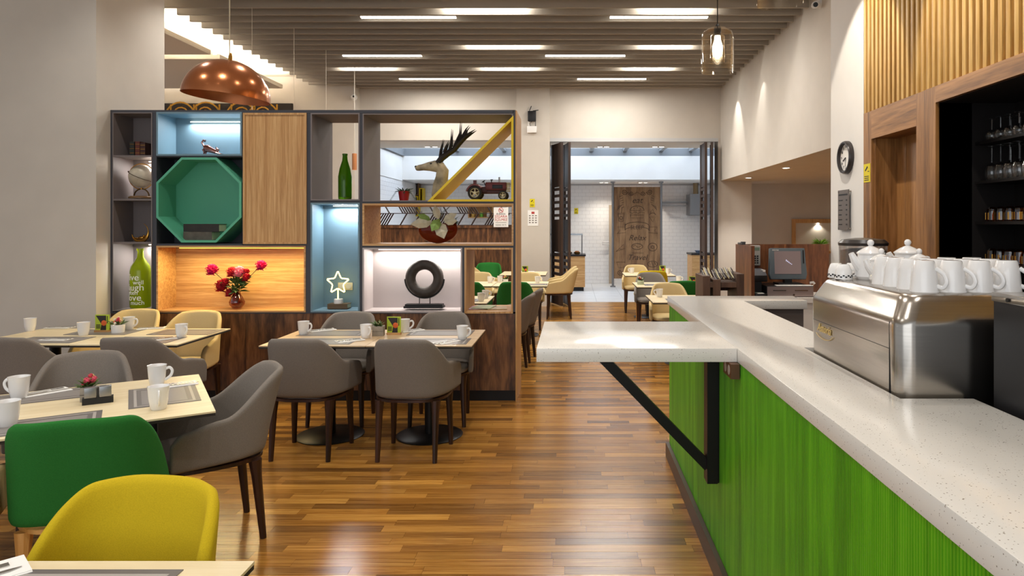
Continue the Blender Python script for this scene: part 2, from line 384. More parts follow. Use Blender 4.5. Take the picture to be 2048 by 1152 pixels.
for px in (900, 1000, 1185, 1256, 1333, 1396): sbox('skylight_beam', SKY, PX(px, 16)-.05, PX(px, 16)+.05, 15.0, 17.0, 3.44, 3.6, parent=sk)
gl = sbox('window_1', mat('sky_glass', (200, 225, 250), .3, emis=1.6, ecol=(196, 222, 255)), -4.3, 5.7, 14.9, 17.2, 4.55, 4.6)
sbox('wall_skylight_back', BW, -4.3, 5.7, 17.1, 17.2, 3.52, 4.6); sbox('wall_skylight_front', BW, -4.3, 5.7, 14.9, 15.0, 3.5, 4.6)
# ================================================================ LAMPS
def strip(px0, px1, py, label):
    d = 2.69*F/(450-py); d = min(BAF, key=lambda b: abs(b+.145-d))+.145
    x0, x1 = PX(px0, d), PX(px1, d); t = thing('linear_light', label, 'ceiling light', ((x0+x1)/2, d, 4.31), group='linear lights between the baffles')
    L = (x1-x0)/2
    MB().box(-L, L, -.03, .03, 0, .012).build('diffuser', LED, t)
    MB().box(-L, L, -.035, .035, .012, .06).build('housing', BAFF, t)
    MB().box(-.01, .01, -.01, .01, .06, .49).build('hanger', BAFF, t)
    area('strip_light', (0, 0, -.01), 2*L, 40, NEUT, (0, 0, 0), .06, t)
for i, a in enumerate(((722, 912, 38), (1220, 1415, 38), (686, 843, 112), (1091, 1250, 112), (799, 936, 157), (1155, 1292, 157))):
    strip(*a, 'slim glowing linear light between the ceiling baffles')
def hidden(px0, px1, bi):
    d = BAF[bi]-.145; x0, x1 = PX(px0, d), PX(px1, d); L = (x1-x0)/2
    t = thing('recessed_linear_light', 'short linear light tucked up between the ceiling baffles', 'ceiling light', ((x0+x1)/2, d, 4.44), group='recessed lights above the baffles')
    MB().box(-L, L, -.03, .03, 0, .03).build('diffuser', LED, t); MB().box(-.01, .01, -.01, .01, .03, .36).build('hanger', BAFF, t)
    area('glow', (0, .03, -.005), 2*L, 14, NEUT, (math.radians(55), 0, 0), .05, t)
for a in ((890, 1050, 1), (1290, 1420, 1), (935, 1075, 7), (1290, 1380, 7), (680, 780, 12), (965, 1070, 12), (1255, 1345, 12)): hidden(*a)
DLM = mat('downlight_ring', (230, 228, 224), .4)
dl_mesh = MB().lathe([(.055, 0), (.075, 0), (.075, .012), (.055, .012)], n=20, cap=False).mesh('ring', DLM)
dl_lens = MB().lathe([(.001, .004), (.055, .004), (.055, .009), (.001, .009)], n=20).mesh('lens', LED)
def downlight(loc, power, col=NEUT, ang=120, label='round recessed downlight in the plain ceiling', group='recessed downlights', lamp='downlight_lamp_offscreen'):
    t = thing('downlight', label, 'downlight', loc, group=group)
    link('ring', dl_mesh, t, (0, 0, -.012)); link('lens', dl_lens, t, (0, 0, -.012))
    spot(lamp, (0, 0, -.03), (0, 0, -1), power, ang, col, .7, .05, t); return t
for x in (-3.6, -1.9, -.2): 
    for y in (1.2, 3.1, 5.2, 7.2): downlight((x, y, 4.33), 62, NEUT)
for y in (1.6, 3.4, 5.2): downlight((1.5, y, 4.33), 60, NEUT, label='round recessed downlight in the ceiling over the bar', group='bar downlights')
for a in ((1497, 355), (1572, 335)):
    d = .88*F/(450-a[1]); downlight((PX(a[0], d)+0, d, 2.49), 110, NEUT, 110, 'small glowing downlight under the alcove bulkhead', 'alcove downlights', 'alcove_lamp')
for px in (1200, 1213, 1310, 1323, 855, 870): downlight((PX(px, 14.7), 14.7, 3.3), 26, NEUT, 120, 'small spotlight under the white ceiling of the tiled room', 'tiled room spotlights', 'tiled_room_lamp')
for px in (1203, 1213, 1281, 1291): downlight((PX(px, 18.1), 18.1, 2.74), 34, WARM, 130, 'small spotlight above the white tiled wall', 'tiled wall spotlights', 'tiled_wall_lamp')
# wall washers of the right bulkhead
for d in (8.75, 10.5, 12.2):
    t = thing('wall_washer', 'small spotlight between the baffles washing the right wall', 'spotlight', (2.5, d+.0, 4.42), group='wall washers')
    MB().cyl((0, 0, -.06), (0, 0, .06), .035).build('housing', BAFF, t); MB().cyl((0, 0, .06), (0, 0, .38), .008).build('stem', BAFF, t)
    spot('washer_lamp', (0, 0, -.07), (.42, 0, -1.4), 120, 44, NEUT, .12, .02, t)
for (x, d, tx, td, tz, pw_) in ((1.55, 5.6, 2.55, 5.95, 2.7, 120), (1.5, 4.3, 2.6, 4.3, 3.0, 130), (1.5, 2.8, 2.6, 2.8, 3.0, 90)):
    t = thing('track_spotlight', 'small ceiling spotlight aimed at the slatted bar wall', 'spotlight', (x, d, 4.33), group='spotlights over the bar')
    MB().cyl((0, 0, -.05), (0, 0, 0), .03).build('base', WALLW, t); MB().cyl((0, 0, -.05), (.05, .0, -.16), .035).build('head', WALLW, t)
    spot('spot_lamp_offscreen', (.06, 0, -.18), (tx-x, td-d, tz-4.33), pw_, 56, WARM, .25, .02, t)
# copper dome pendant
DD = 4.4; cpos = P(453, 196, DD)
COPPER = mat('copper', (186, 116, 74), .2, .85); COPIN = mat('copper_inner', (186, 116, 74), .4, .85)
t = thing('dome_pendant', 'tilted copper dome pendant lamp above the dining tables', 'pendant lamp', cpos)
r0 = .262; tilt = Matrix.Rotation(math.radians(5.5), 4, 'Y')
prof = [(r0*math.cos(a), r0*.93*math.sin(a)) for a in [i*PI/2/14 for i in range(14)]]+[(.004, r0*.93)]
o = MB().lathe(prof, n=48, cap=False).build('dome', COPPER, t); o.matrix_local = tilt
pin = [(r*.985, z*.985) for r, z in prof]
o = MB().lathe(pin, n=48, cap=False).build('dome_inner', COPIN, t); o.matrix_local = tilt
o = MB().lathe([(.012, r0*.92), (.012, r0*.92+.03), (.006, r0*.92+.05)], n=12).build('cap', GOLD, t); o.matrix_local = tilt
MB().tube([(.02, 0, r0*.92+.02), (.02, 0, 4.33-cpos.z)], .004, 6).build('cord', mat('cord', (190, 176, 150), .6), t)
# row of small copper cylinder pendants behind the divider
for px, d in ((504, 8.25), (588, 9.3), (652, 10.4), (709, 11.6)):
    d = min(BAF, key=lambda b: abs(b-d)); x = PX(px, d); t = thing('cylinder_pendant', 'small copper cylinder pendant lamp on a long thin wire', 'pendant lamp', (x, d, 2.55), group='cylinder pendants behind the divider')
    MB().lathe([(.036, 0), (.04, .002), (.04, .275), (.03, .28), (.001, .28)], n=16, cap=False).build('lamp_shade', mat('copper_matt', (196, 130, 84), .4, .4), t)
    MB().lathe([(.001, .02), (.034, .02), (.034, .03), (.001, .03)], n=12).build('bulb', LEDS, t)
    MB().cyl((0, 0, .28), (0, 0, 1.752), .0035, n=6).build('wire', mat('wire', (214, 206, 190), .6), t)
# clear glass jar pendants over the bar
GLP = thin_glass('pendant_glass', (250, 246, 238), .05, .6)
def jar(loc, r, h, label):
    t = thing('glass_pendant', label, 'pendant lamp', loc, group='glass pendants over the bar')
    MB().lathe([(r, 0), (r, h*.78), (r*.9, h*.9), (r*.55, h*.985), (r*.2, h)], n=28, cap=False).build('glass_shade', GLP, t)
    MB().lathe([(r*.45, h*.2), (r*.45, h*.8), (r*.3, h*.86)], n=20, cap=False).build('inner_glass', GLP, t)
    MB().lathe([(.01, h*.3), (r*.3, h*.4), (r*.32, h*.58), (r*.2, h*.72), (r*.17, h*.84), (.01, h*.86)], n=16).build('bulb', mat('bulb', (255, 240, 214), emis=16), t)
    MB().lathe([(r*.22, h*.82), (r*.22, h), (r*.1, h*1.08)], n=12).build('socket', BLK, t)
    MB().cyl((0, 0, h*1.05), (0, 0, 4.33-loc[2]), .004, n=6).build('cord', BLK, t)
pd = 5.2; jar(P(1435, 144, pd), 32*pd/F, 88*pd/F, 'clear glass jar pendant lamp with glowing bulb over the bar')
pd = 3.7; jar(P(1560, 8, pd), 45*pd/F, 120*pd/F, 'clear glass jar pendant lamp with glowing bulb over the bar')
# ================================================================ SHELF DIVIDER
D0 = 6.226
def DX(px): return PX(px, D0)
def DZp(py): return PZ(py, D0)
dv = thing('shelf_divider', 'tall charcoal room divider of mixed coloured cubbies on a walnut base', 'shelving unit', (DX(626), D0, 0))
OX = DX(626)
def dbox(mb, x0, x1, y0, y1, a, b): return mb.box(DX(x0)-OX, DX(x1)-OX, a, b, DZp(y1), DZp(y0))
def dpart(name, m, *bs, bevel=0, lab=None):
    mb = MB()
    for b in bs: dbox(mb, *b)
    o = mb.build(name, m, dv, bevel=bevel)
    if lab: o['label'] = lab
    return o
TH = .53; CB = .28
dpart('carcass', CHAR, (221, 1027, 220, 226, 0, TH), (221, 225.5, 226, 624, 0, TH), (304.5, 313, 226, 624, .002, TH), (484.5, 487, 226, 490, .004, TH),
      (611.5, 621.5, 226, 626, .002, TH), (719.5, 725.5, 226, 626, .002, TH), (924.5, 929, 494, 627, .002, TH), (1026, 1031, 220, 628, 0, TH),
      (313, 484.5, 311.5, 314, .004, TH), (313, 611.5, 487.5, 491.5, .004, TH), (621.5, 719.5, 401, 405.5, .004, TH), (725.5, 1026, 403, 407, .004, TH), (725.5, 1026, 491.5, 495.5, .004, TH),
      (221, 1031, 624, 627, 0.0, TH))
dpart('rear_panel', CHAR, (225, 621, 222, 624, TH-.012, TH), (621, 720, 405, 624, TH-.012, TH), (725, 925, 495, 624, TH-.012, TH))
dpart('end_panel', OAKM, (1031, 1033.5, 221, 803, -.004, TH+.01), lab='oak end panel')
dpart('base_cabinet', WALN, *[(221+i*135, 221+(i+1)*135-.6, 627.2, 781, .004, TH-.02) for i in range(6)])
dpart('plinth', BLK, (224, 1030, 781, 803.3, .03, TH-.04))
def cubby(name, x0, x1, y0, y1, m, t=3, back=None, depth=CB, f=-.004, lab=None, bm=None):
    o = dpart(name, m, (x0, x1, y0, y0+t, f, depth), (x0, x1, y1-t, y1, f, depth), (x0, x0+t, y0+t, y1-t, f, depth), (x1-t, x1, y0+t, y1-t, f, depth), lab=lab)
    if back: 
        b = MB(); dbox(b, x0, x1, y0, y1, depth, depth+.01); b.build('back_panel', back, o)
    return o
# column A
for i, (a, b) in enumerate(((226, 311), (313.5, 398), (400.5, 484.5), (487, 621))):
    cubby('dark_cubby', 225.5, 304.5, a-1, b+1.2, TAUPE, 1.6, TAUPE, lab=None)
cubby('blue_cubby', 313, 484, 224, 311.5, BLUE, 3.4, BLUE, lab='pale blue cubby')
cubby('oak_lit_cubby', 313, 611.5, 491.5, 624.5, OAKH, 3.4, OAKH, lab='oak cubby with glowing yellow light')
cubby('blue_cubby', 621.5, 719.5, 405.5, 624.5, BLUE, 3.2, BLUE, lab='tall pale blue cubby')
cubby('grey_cubby', 725, 924.5, 495.5, 625.5, GREYL, 3.2, GREYL, lab='light grey lit cubby')
cubby('dark_cubby', 621.5, 719.5, 226, 401, TAUPE, 2.6, None, TH, lab='open dark cubby')
cubby('dark_cubby', 725.5, 1026, 227, 403, TAUPE, 2.2, None, TH, lab='wide open dark cubby')
cubby('oak_cubby', 725, 1027, 407, 491.5, OAKH, 3.6, None, TH, lab='wide open oak cubby')
cubby('oak_cubby', 929, 1026, 495.5, 627, OAKM, 3.6, None, TH, lab='small open oak cubby')
b = MB(); dbox(b, 313, 484.5, 314, 487.5, CB, CB+.01); b.build('back_panel', CHAR, dv)
# green octagon
def octo(cx, cy, r, k): 
    return [(cx+sx*(r if a else k), cy+sy*(k if a else r)) for sx, sy, a in ((1, -1, 0), (1, -1, 1), (1, 1, 1), (1, 1, 0), (-1, 1, 0), (-1, 1, 1), (-1, -1, 1), (-1, -1, 0))]
fx = lambda u, v_, w_: (DX(u)-OX, w_, DZp(v_))
oc = MB().ringprism(octo(398.5, 400, 85, 35), octo(398.5, 400, 80.5, 33), -.008, CB-.002, fx).build('octagon_cubby', GREENL, dv); oc['label'] = 'green octagonal cubby'
MB().prism(octo(398.5, 400, 81, 33.5), CB-.012, CB-.002, fx).build('back_panel', GREENL, oc)
# oak door
o = dpart('cabinet_door', OAKM, (491, 610, 230, 484, -.004, .02), lab='flat oak cabinet door'); 
fr = MB()
for bx in ((487, 613.5, 226, 230), (487, 613.5, 484, 488), (487, 491, 230, 484), (610, 613.5, 230, 484)): dbox(fr, *bx, -.012, .02)
fr.build('door_rim', OAKM, o)
# yellow triangle
to = [(855, 403), (1027, 403), (1027, 231)]; ti = [(866, 398.6), (1022.5, 398.6), (1022.5, 242)]
MB().ringprism(to, ti, -.006, TH-.01, fx).build('triangle_cubby', YEL, dv)['label'] = 'yellow triangular cubby frame'
# shelf lights
def shelf_led(x0, x1, y, dy, power, col, m=LEDS, name='shelf_light_strip'):
    b = MB(); dbox(b, x0, x1, y, y+1.2, dy-.012, dy); b.build(name, m, dv)
    w_ = (x1-x0)/F*D0
    area('shelf_light', (DX((x0+x1)/2)-OX, dy-.03, DZp(y+2.5)), w_, power, col, (math.radians(-12), 0, 0), .03, dv)
shelf_led(349, 481, 234.5, CB-.01, 6, (.96, .98, 1)); shelf_led(262, 303, 317.5, CB-.01, 3.2, NEUT); shelf_led(262, 303, 490.5, CB-.01, 4, NEUT)
shelf_led(350, 607, 496, .08, 13, (1, .80, .38), LEDY); shelf_led(648, 716, 410, CB-.03, 5.5, (.97, .98, 1)); shelf_led(742, 920, 500, CB-.03, 8, NEUT)
def at_shelf(px, py, a): return Vector((DX(px)*(1+a/D0), D0+a, 0))
def on(px, ybot, a):           # a point at px on a shelf board whose front edge shows at ybot
    return Vector((PX(px, D0+a), D0+a, DZp(ybot)))
# ---- small things on the shelves
def book(name, loc, size, m, label, group=None, rz=0, flat=False, pages=(214, 200, 168)):
    t = thing(name, label, 'book', loc, rz, group); w_, d_, h_ = size; e = .004
    if flat:
        MB().box(-w_/2, w_/2, -d_/2, d_/2, 0, e).box(-w_/2, w_/2, -d_/2, d_/2, h_-e, h_).box(-w_/2, w_/2, -d_/2, -d_/2+e, e, h_-e).build('cover', m, t)
        MB().box(-w_/2+.005, w_/2-.005, -d_/2+e, d_/2-.005, e, h_-e).build('pages', mat('pages', pages, .9), t)
    else:
        MB().box(-w_/2, -w_/2+e, -d_/2, d_/2, 0, h_).box(w_/2-e, w_/2, -d_/2, d_/2, 0, h_).box(-w_/2+e, w_/2-e, -d_/2, -d_/2+e, 0, h_).build('cover', m, t)
        MB().box(-w_/2+e, w_/2-e, -d_/2+e, d_/2-.006, .003, h_-.006).build('pages', mat('pages', pages, .9), t)
        for k in (.2, .5, .8): MB().box(-w_/2+.001, w_/2-.001, -d_/2-.0015, -d_/2, h_*k, h_*k+.004).build('spine_band', GOLD, t)
    return t
book('book', on(272, 310, .16), (.042, .12, .135), mat('book_dark_green', (40, 42, 38), .6), 'dark green bound book standing beside the maroon books')
book('book', on(283, 310, .16), (.042, .12, .135), mat('book_maroon', (92, 44, 36), .6), 'maroon bound book standing between two dark books')
book('book', on(293.5, 310, .16), (.045, .12, .125), mat('book_brown', (66, 40, 34), .6), 'brown bound book standing against the cubby side')
# globe
t = thing('desk_globe', 'antique desk globe with brass ring on an arched stand', 'globe', on(283, 396, .12)); s = D0/F
MB().ball((0, 0, .205), .105, 16).build('globe_ball', mat('globe_map', (196, 186, 166), .35, var=.28, scale=9), t)
MB().tube([(.118*math.cos(a), -.0, .205+.118*math.sin(a)) for a in [2*PI*i/32 for i in range(33)]], .005, 6).build('meridian_ring', GOLD, t)
MB().tube([(.112*math.cos(a)*.9, -.112*math.sin(a), .205-.112*math.cos(a)*.42) for a in [2*PI*i/32 for i in range(33)]], .006, 6, .4).build('horizon_ring', mat('bronze', (96, 72, 44), .35, .9), t)
MB().tube([(.07*math.cos(a), 0, .02+.07*math.sin(a)) for a in [PI*i/12 for i in range(13)]], .007, 6).build('arch', mat('bronze', (96, 72, 44), .35, .9), t)
MB().lathe([(.105, 0), (.105, .012), (.09, .022), (.001, .022)], n=28).build('base', mat('globe_base', (112, 84, 52), .4), t)
MB().cyl((0, 0, .085), (0, 0, .1), .008).build('pivot', GOLD, t)
# crescent ornament
t = thing('crescent_ornament', 'golden crescent moon ornament with small resting figure', 'ornament', on(280, 483, .12))
t.scale = (.86,)*3
pts = [(.09*math.cos(a), 0, .1+.1*math.sin(a)) for a in [math.radians(-165+i*12) for i in range(20)]]
MB().tube(pts, [.003+.02*math.sin(PI*min(1, i/19*1.25)) if i < 16 else .006-.001*(i-15) for i in range(20)], 8).build('crescent', GOLD, t)
MB().ball((.02, -.01, .035), .022, 8, (1.5, .8, .8)).ball((.05, -.01, .055), .013, 8).tube([(-.01, -.01, .03), (-.05, -.015, .035)], .007, 6).build('figure', GOLD, t)
# big lime bottle with lettering
t = thing('lime_bottle', 'tall lime green glass bottle with white lettering', 'bottle', on(281, 618, .10))
br = 19*D0/F; k_ = (618-498)*D0/F
prof = [(.001, 0), (br*.95, .003), (br, .02), (br, k_*.62), (br*.9, k_*.70), (br*.55, k_*.79), (br*.32, k_*.86), (br*.28, k_*.965), (br*.36, k_*.967), (br*.36, k_), (br*.2, k_)]
bo = MB().lathe(prof, n=32).build('bottle_body', LIMEG, t)
def wrap(txt, size, z, x0, parent, m, rr):
    me = text_mesh(txt, size, extrude=.0006); me.materials.append(m)
    for v_ in me.vertices:
        a = -PI/2+(v_.co.x+x0)/rr; q_ = rr+.0012+v_.co.z; zz = v_.co.y
        v_.co = (q_*math.cos(a), q_*math.sin(a), z+zz)
    return link('lettering', me, parent)
for i, (tx, sz, x0) in enumerate((('live', .085, -.02), ('well', .055, .03), ('laugh', .085, -.01), ('often', .055, -.03), ('love', .085, -.015), ('much', .055, .02))):
    wrap(tx, sz, k_*(.52-.085*i), x0, bo, WHITEP, br)
o = thing('wall_socket', 'white double wall socket behind the lime bottle', 'socket', on(298, 574, CB-.006)); MB().box(-.05, .05, -.006, .003, -.03, .03).build('plate', WHITEP, o, bevel=.002); 
for k in (-.022, .022): MB().lathe([(.016, 0), (.018, .004)], n=12).build('outlet', mat('outlet', (200, 198, 190), .5), o).matrix_local = Matrix.Translation((k, -.006, 0)) @ Matrix.Rotation(PI/2, 4, 'X')
# cat figurine
t = thing('cat_figurine', 'small chrome and red stretching cat figurine', 'figurine', on(420, 306.5, .14)); CHR = mat('chrome_red', (150, 108, 100), .12, 1, var=.3, scale=14)
MB().loft([[(x+r*.2*math.cos(a), r*math.sin(a)*.8, z+r*math.cos(a)) for a in [2*PI*i/10 for i in range(10)]] for x, z, r in ((-.055, .05, .004), (-.05, .065, .03), (-.02, .06, .034), (.02, .042, .024), (.05, .03, .02), (.075, .022, .012), (.082, .02, .003))]).build('body', CHR, t)
MB().tube([(-.055, 0, .075), (-.075, 0, .115), (-.06, 0, .135), (-.045, 0, .128)], [.008, .009, .011, .014], 8).build('tail', CHR, t)
MB().ball((.068, 0, .045), .017, 8).cyl((.06, -.008, .058), (.058, -.01, .075), .005, .001, 6).cyl((.06, .008, .058), (.058, .01, .075), .005, .001, 6).build('head', CHR, t)
for x, y in ((-.055, -.015), (-.055, .015)): MB().tube([(x, y, .05), (x+.01, y, .025), (x+.005, y, .004), (x+.02, y, .004)], [.014, .01, .006, .005], 6).build('leg', CHR, t)
for y in (-.012, .012): MB().tube([(.06, y, .02), (.095, y, .008), (.12, y, .005)], [.009, .006, .005], 6).build('leg', CHR, t)
MB().box(-.08, .12, -.03, .03, 0, .003).build('base', BLK, t)
# books in the octagon
z0 = DZp(480.5)
book('book', Vector((PX(404.5, D0+.12), D0+.12, z0)), (.262, .16, .076), mat('book_grey', (86, 80, 72), .7, var=.2, scale=20), 'thick grey antique book lying at the bottom of the octagon', flat=True)
book('book', Vector((PX(411, D0+.12), D0+.12, z0+.077)), (.325, .15, .072), mat('book_black', (40, 36, 34), .6, var=.2, scale=20), 'thick black antique book lying on the grey book', flat=True)
# flowers
def petalball(mb, c, r, n, rnd):
    for i in range(n):
        a = i*2.4; ph = math.acos(1-1.9*(i+.5)/n); rr = r*(.6+.4*(i/n))
        d_ = Vector((math.sin(ph)*math.cos(a), math.sin(ph)*math.sin(a), math.cos(ph))); s_ = d_.cross(Vector((.3, .2, 1))).normalized(); u_ = s_.cross(d_)
        c0 = Vector(c)+d_*rr*.45; w_ = r*.48
        mb.add([c0-s_*w_*.5-u_*w_*.2, c0+s_*w_*.5-u_*w_*.2, c0+s_*w_*.6+d_*w_*.9+u_*w_*.25, c0+d_*w_*1.05+u_*w_*.5, c0-s_*w_*.6+d_*w_*.9+u_*w_*.25], [(0, 1, 2, 3, 4)])
    mb.ball(c, r*.62, 6)
def leaf(mb, p, d_, L, W, up=Vector((0, 0, 1)), curl=.2):
    p = Vector(p); d_ = Vector(d_).normalized(); s_ = d_.cross(up)
    if s_.length < .01: s_ = Vector((1, 0, 0))
    s_.normalize(); u_ = s_.cross(d_)
    q_ = [p, p+d_*L*.3+s_*W*.8-u_*L*curl*.1, p+d_*L*.65+s_*W*.8-u_*L*curl*.5, p+d_*L-u_*L*curl, p+d_*L*.65-s_*W*.8-u_*L*curl*.5, p+d_*L*.3-s_*W*.8-u_*L*curl*.1, p+d_*L*.3+u_*W*.3, p+d_*L*.65-u_*L*curl*.3+u_*W*.3]
    mb.add(q_, [(0, 1, 6), (1, 2, 7, 6), (2, 3, 7), (3, 4, 7), (4, 5, 6, 7), (5, 0, 6)])
t = thing('flower_vase', 'brown glass vase of red and magenta artificial flowers', 'vase', on(474, 619, .10)); s = D0/F
prof = [(.001, 0), (.04, .002), (.064, .035), (.068, .06), (.05, .1), (.028, .14), (.03, .152), (.026, .15), (.024, .138), (.045, .1), (.062, .06), (.035, .008), (.001, .006)]
MB().lathe(prof, n=28).build('vase', thin_glass('vase_glass', (206, 128, 70), .08, .5), t)
MAG = mat('magenta_petal', (190, 12, 92), .7, var=.2, scale=60); REDP = mat('red_petal', (172, 16, 34), .7, var=.2, scale=60); PNK = mat('pink_petal', (226, 130, 150), .7, var=.2, scale=60)
fl = [((424, 541), 11, MAG), ((462, 546), 10, REDP), ((479, 545), 11, PNK), ((524, 532), 10, MAG), ((492, 545), 6, REDP), ((494, 556), 8, REDP), ((441, 574), 12, REDP), ((458, 588), 8, REDP), ((452, 566), 8, REDP)]
stm = MB(); lf = MB()
for (px, py), r, m in fl:
    c = Vector(((px-474)*s, R.uniform(-.03, .03), (619-py)*s)); mb = MB(); petalball(mb, c, r*s*1.4, 40, R); mb.build('flower', m, t, 0)
    mid = Vector((c.x*.35, c.y*.5, max(.15, c.z*.62))); pts = cr_spline([(0, 0, .05), (c.x*.06, 0, .15), mid, c], 5); stm.tube(pts, .003, 5)
    for k in (8, 11): leaf(lf, pts[k], (R.uniform(-1, 1), R.uniform(-1, .3), R.uniform(-.2, .8)), R.uniform(.05, .085), .016)
for i in range(40): 
    a = R.uniform(0, 2*PI); leaf(lf, (R.uniform(-.01, .03), R.uniform(-.02, .02), R.uniform(.15, .26)), (math.cos(a)+.3, math.sin(a)*.6, R.uniform(-.1, 1)), R.uniform(.07, .12), .018)
stm.build('stem', LEAFD, t); lf.build('leaf', LEAF, t, 0)
# green bottle in the open cubby
t = thing('green_bottle', 'slender dark green glass bottle in the open cubby', 'bottle', on(690, 398, .2)); hb = (398-306)*(D0+.2)/F; br = 13*(D0+.2)/F
MB().lathe([(.001, 0), (br*.96, .003), (br, .02), (br*1.02, hb*.5), (br*.8, hb*.68), (br*.42, hb*.85), (br*.34, hb*.96), (br*.4, hb*.965), (br*.4, hb), (br*.25, hb), (br*.25, hb*.9), (br*.7, hb*.66), (br*.9, hb*.5), (br*.88, .03), (.001, .02)], n=28).build('bottle_body', GREENG, t)
# neon star on a book
z0 = DZp(620); bk = book('book', Vector((PX(679, D0+.14), D0+.14, z0)), (.185, .12, .045), mat('book_bronze', (92, 70, 44), .5), 'brown book lying under the neon star lamp', flat=True, pages=(170, 140, 92))
t = thing('star_lamp', 'glowing neon star lamp on a round white base', 'lamp', Vector((PX(677, D0+.14), D0+.14, z0+.045)))
NEON = mat('neon', (255, 226, 130), emis=4.5); s = (D0+.14)/F
MB().lathe([(.001, 0), (.042, 0), (.043, .004), (.041, .04), (.038, .043), (.001, .043)], n=24).build('base', WHITEC, t)
cy = (608-567)*s; pts = []
for i in range(11):
    a = PI/2+i*PI/5; r = 24*s if i % 2 == 0 else 11*s; pts.append(Vector((r*math.cos(a)-.006, 0, cy+r*math.sin(a))))
sp = []
for i in range(10):
    sp += [pts[i].lerp(pts[i+1], k) for k in (.12, .5, .88)]
sp.append(sp[0]); MB().tube(sp, .006, 8).build('star_tube', NEON, t); MB().cyl((-.004, 0, .04), (-.004, 0, cy-11*s), .006, n=8).build('stem_tube', NEON, t)
o = thing('wall_socket', 'beige double wall socket behind the neon star', 'socket', on(691, 578, CB-.006)); MB().box(-.07, .07, -.006, .003, -.036, .036).build('plate', mat('socket_beige', (206, 196, 160), .5), o, bevel=.002)
for k in (-.033, .033): MB().lathe([(.002, 0), (.022, 0), (.024, .004), (.002, .004)], n=14).build('outlet', mat('outlet', (200, 198, 190), .5), o).matrix_local = Matrix.Translation((k, -.006, 0)) @ Matrix.Rotation(PI/2, 4, 'X')
# ring sculpture
t = thing('ring_sculpture', 'dark carved ring sculpture on a slatted stand', 'sculpture', on(849, 618.5, .12)); s = (D0+.12)/F; zc = (618.5-560)*s; RC = mat('dark_stone', (58, 50, 44), .55, var=.2, scale=30, bump=.4)
rings = []
for i in range(48):
    a = 2*PI*i/48; e = Vector((math.cos(a), 0, math.sin(a))); rings.append([Vector((0, 0, zc))+e*(28*s+10.5*s*math.cos(b))+Vector((0, .045*math.sin(b), 0)) for b in [2*PI*j/12 for j in range(12)]])
rings.append(rings[0]); MB().loft(rings, cap=False).build('ring', RC, t)
MB().tube([(39.5*s*math.cos(a), 0, zc+39.5*s*math.sin(a)) for a in [math.radians(-178+i*8.8) for i in range(21)]], .006, 6).build('cradle', BLK, t)
for k in (-10, 11): MB().cyl((k*s, 0, .03), (k*s, 0, zc-37*s), .004, n=8).build('stand_rod', BLK, t)
MB().box(-39*s, 39*s, -.06, .06, 0, .02).build('base', BLK, t); MB().box(-37*s, 37*s, -.045, .045, .02, .036).build('base_top', BLK, t)
# bowl with white leaves
t = thing('glass_planter', 'oval brown glass planter with white and green leaves', 'planter', on(876, 487.8, .20)); s = (D0+.2)/F
mb = MB(); rings = []
for i in range(17):
    ph = -PI/2+i*(PI/2+.42)/16; z = .135+.135*math.sin(ph); k = math.cos(ph)
    rings.append([(40*s*k*math.cos(a)*1.0, .085*k*math.sin(a), z) for a in [2*PI*j/32 for j in range(32)]])
for i in range(16, 3, -1): rings.append([Vector(p)*.94+Vector((0, 0, .008)) for p in rings[i]])
mb.loft(rings).build('bowl', REDG, t)
lw = MB(); lg = MB(); ld = MB()
for (x, z, dx, dz, L, W) in ((-.03, .2, -1, -.1, .16, .04), (.02, .2, .3, -.8, .13, .05), (.06, .21, .8, .4, .12, .03), (.02, .22, -.2, .9, .11, .03), (.07, .2, 1, .1, .1, .03), (-.05, .2, -.8, .5, .11, .03)):
    leaf(lw if dx > -.5 or L > .15 else lg, (x, -.07, z), (dx, -.35, dz), L*1.3, W*1.4, Vector((0, -1, 0)), .15)
leaf(lg, (.03, -.08, .23), (-.3, -.5, -.6), .15, .055, Vector((0, -1, 0)), .1)
for i in range(26):
    sd = -1 if i % 2 else 1; leaf(ld, (sd*.11, 0, .17), (sd*R.uniform(.5, 1.2), R.uniform(-.5, .5), R.uniform(.2, 1)), R.uniform(.07, .13), .006)
for i in range(6): ld.tube([(.0, 0, .18), (R.uniform(-.02, .1), 0, .26), (R.uniform(-.05, .15), 0, .36)], [.003, .002, .001], 5)
lw.build('white_leaf', mat('white_leaf', (206, 202, 178), .6, var=.12, scale=30), t, 0); lg.build('green_leaf', mat('fresh_leaf', (130, 160, 84), .6, var=.2, scale=20), t, 0); ld.build('dark_leaf', LEAFD, t, 0)
# red pot with succulent
t = thing('red_plant_pot', 'tapered red metal pot with trailing succulent', 'plant pot', on(808, 401.5, .30)); s = (D0+.3)/F
MB().lathe([(.001, 0), (.04, 0), (.055, .1), (.058, .102), (.052, .1), (.001, .09)], n=24).build('pot', mat('red_enamel', (150, 18, 22), .3), t); ld = MB()
for i in range(60):
    a = R.uniform(0, 2*PI); r = R.uniform(0, .05); p = Vector((r*math.cos(a), r*math.sin(a), .1)); leaf(ld, p, (math.cos(a)*1.2, math.sin(a), R.uniform(-.3, 1.2)), R.uniform(.03, .07), .007)
for sx in (-1, 1):
    for k in range(8): leaf(ld, (sx*(.05+k*.008), -.03, .1-k*.012), (sx, -.3, -.2), .035, .008)
ld.build('succulent', LEAFD, t, 0)
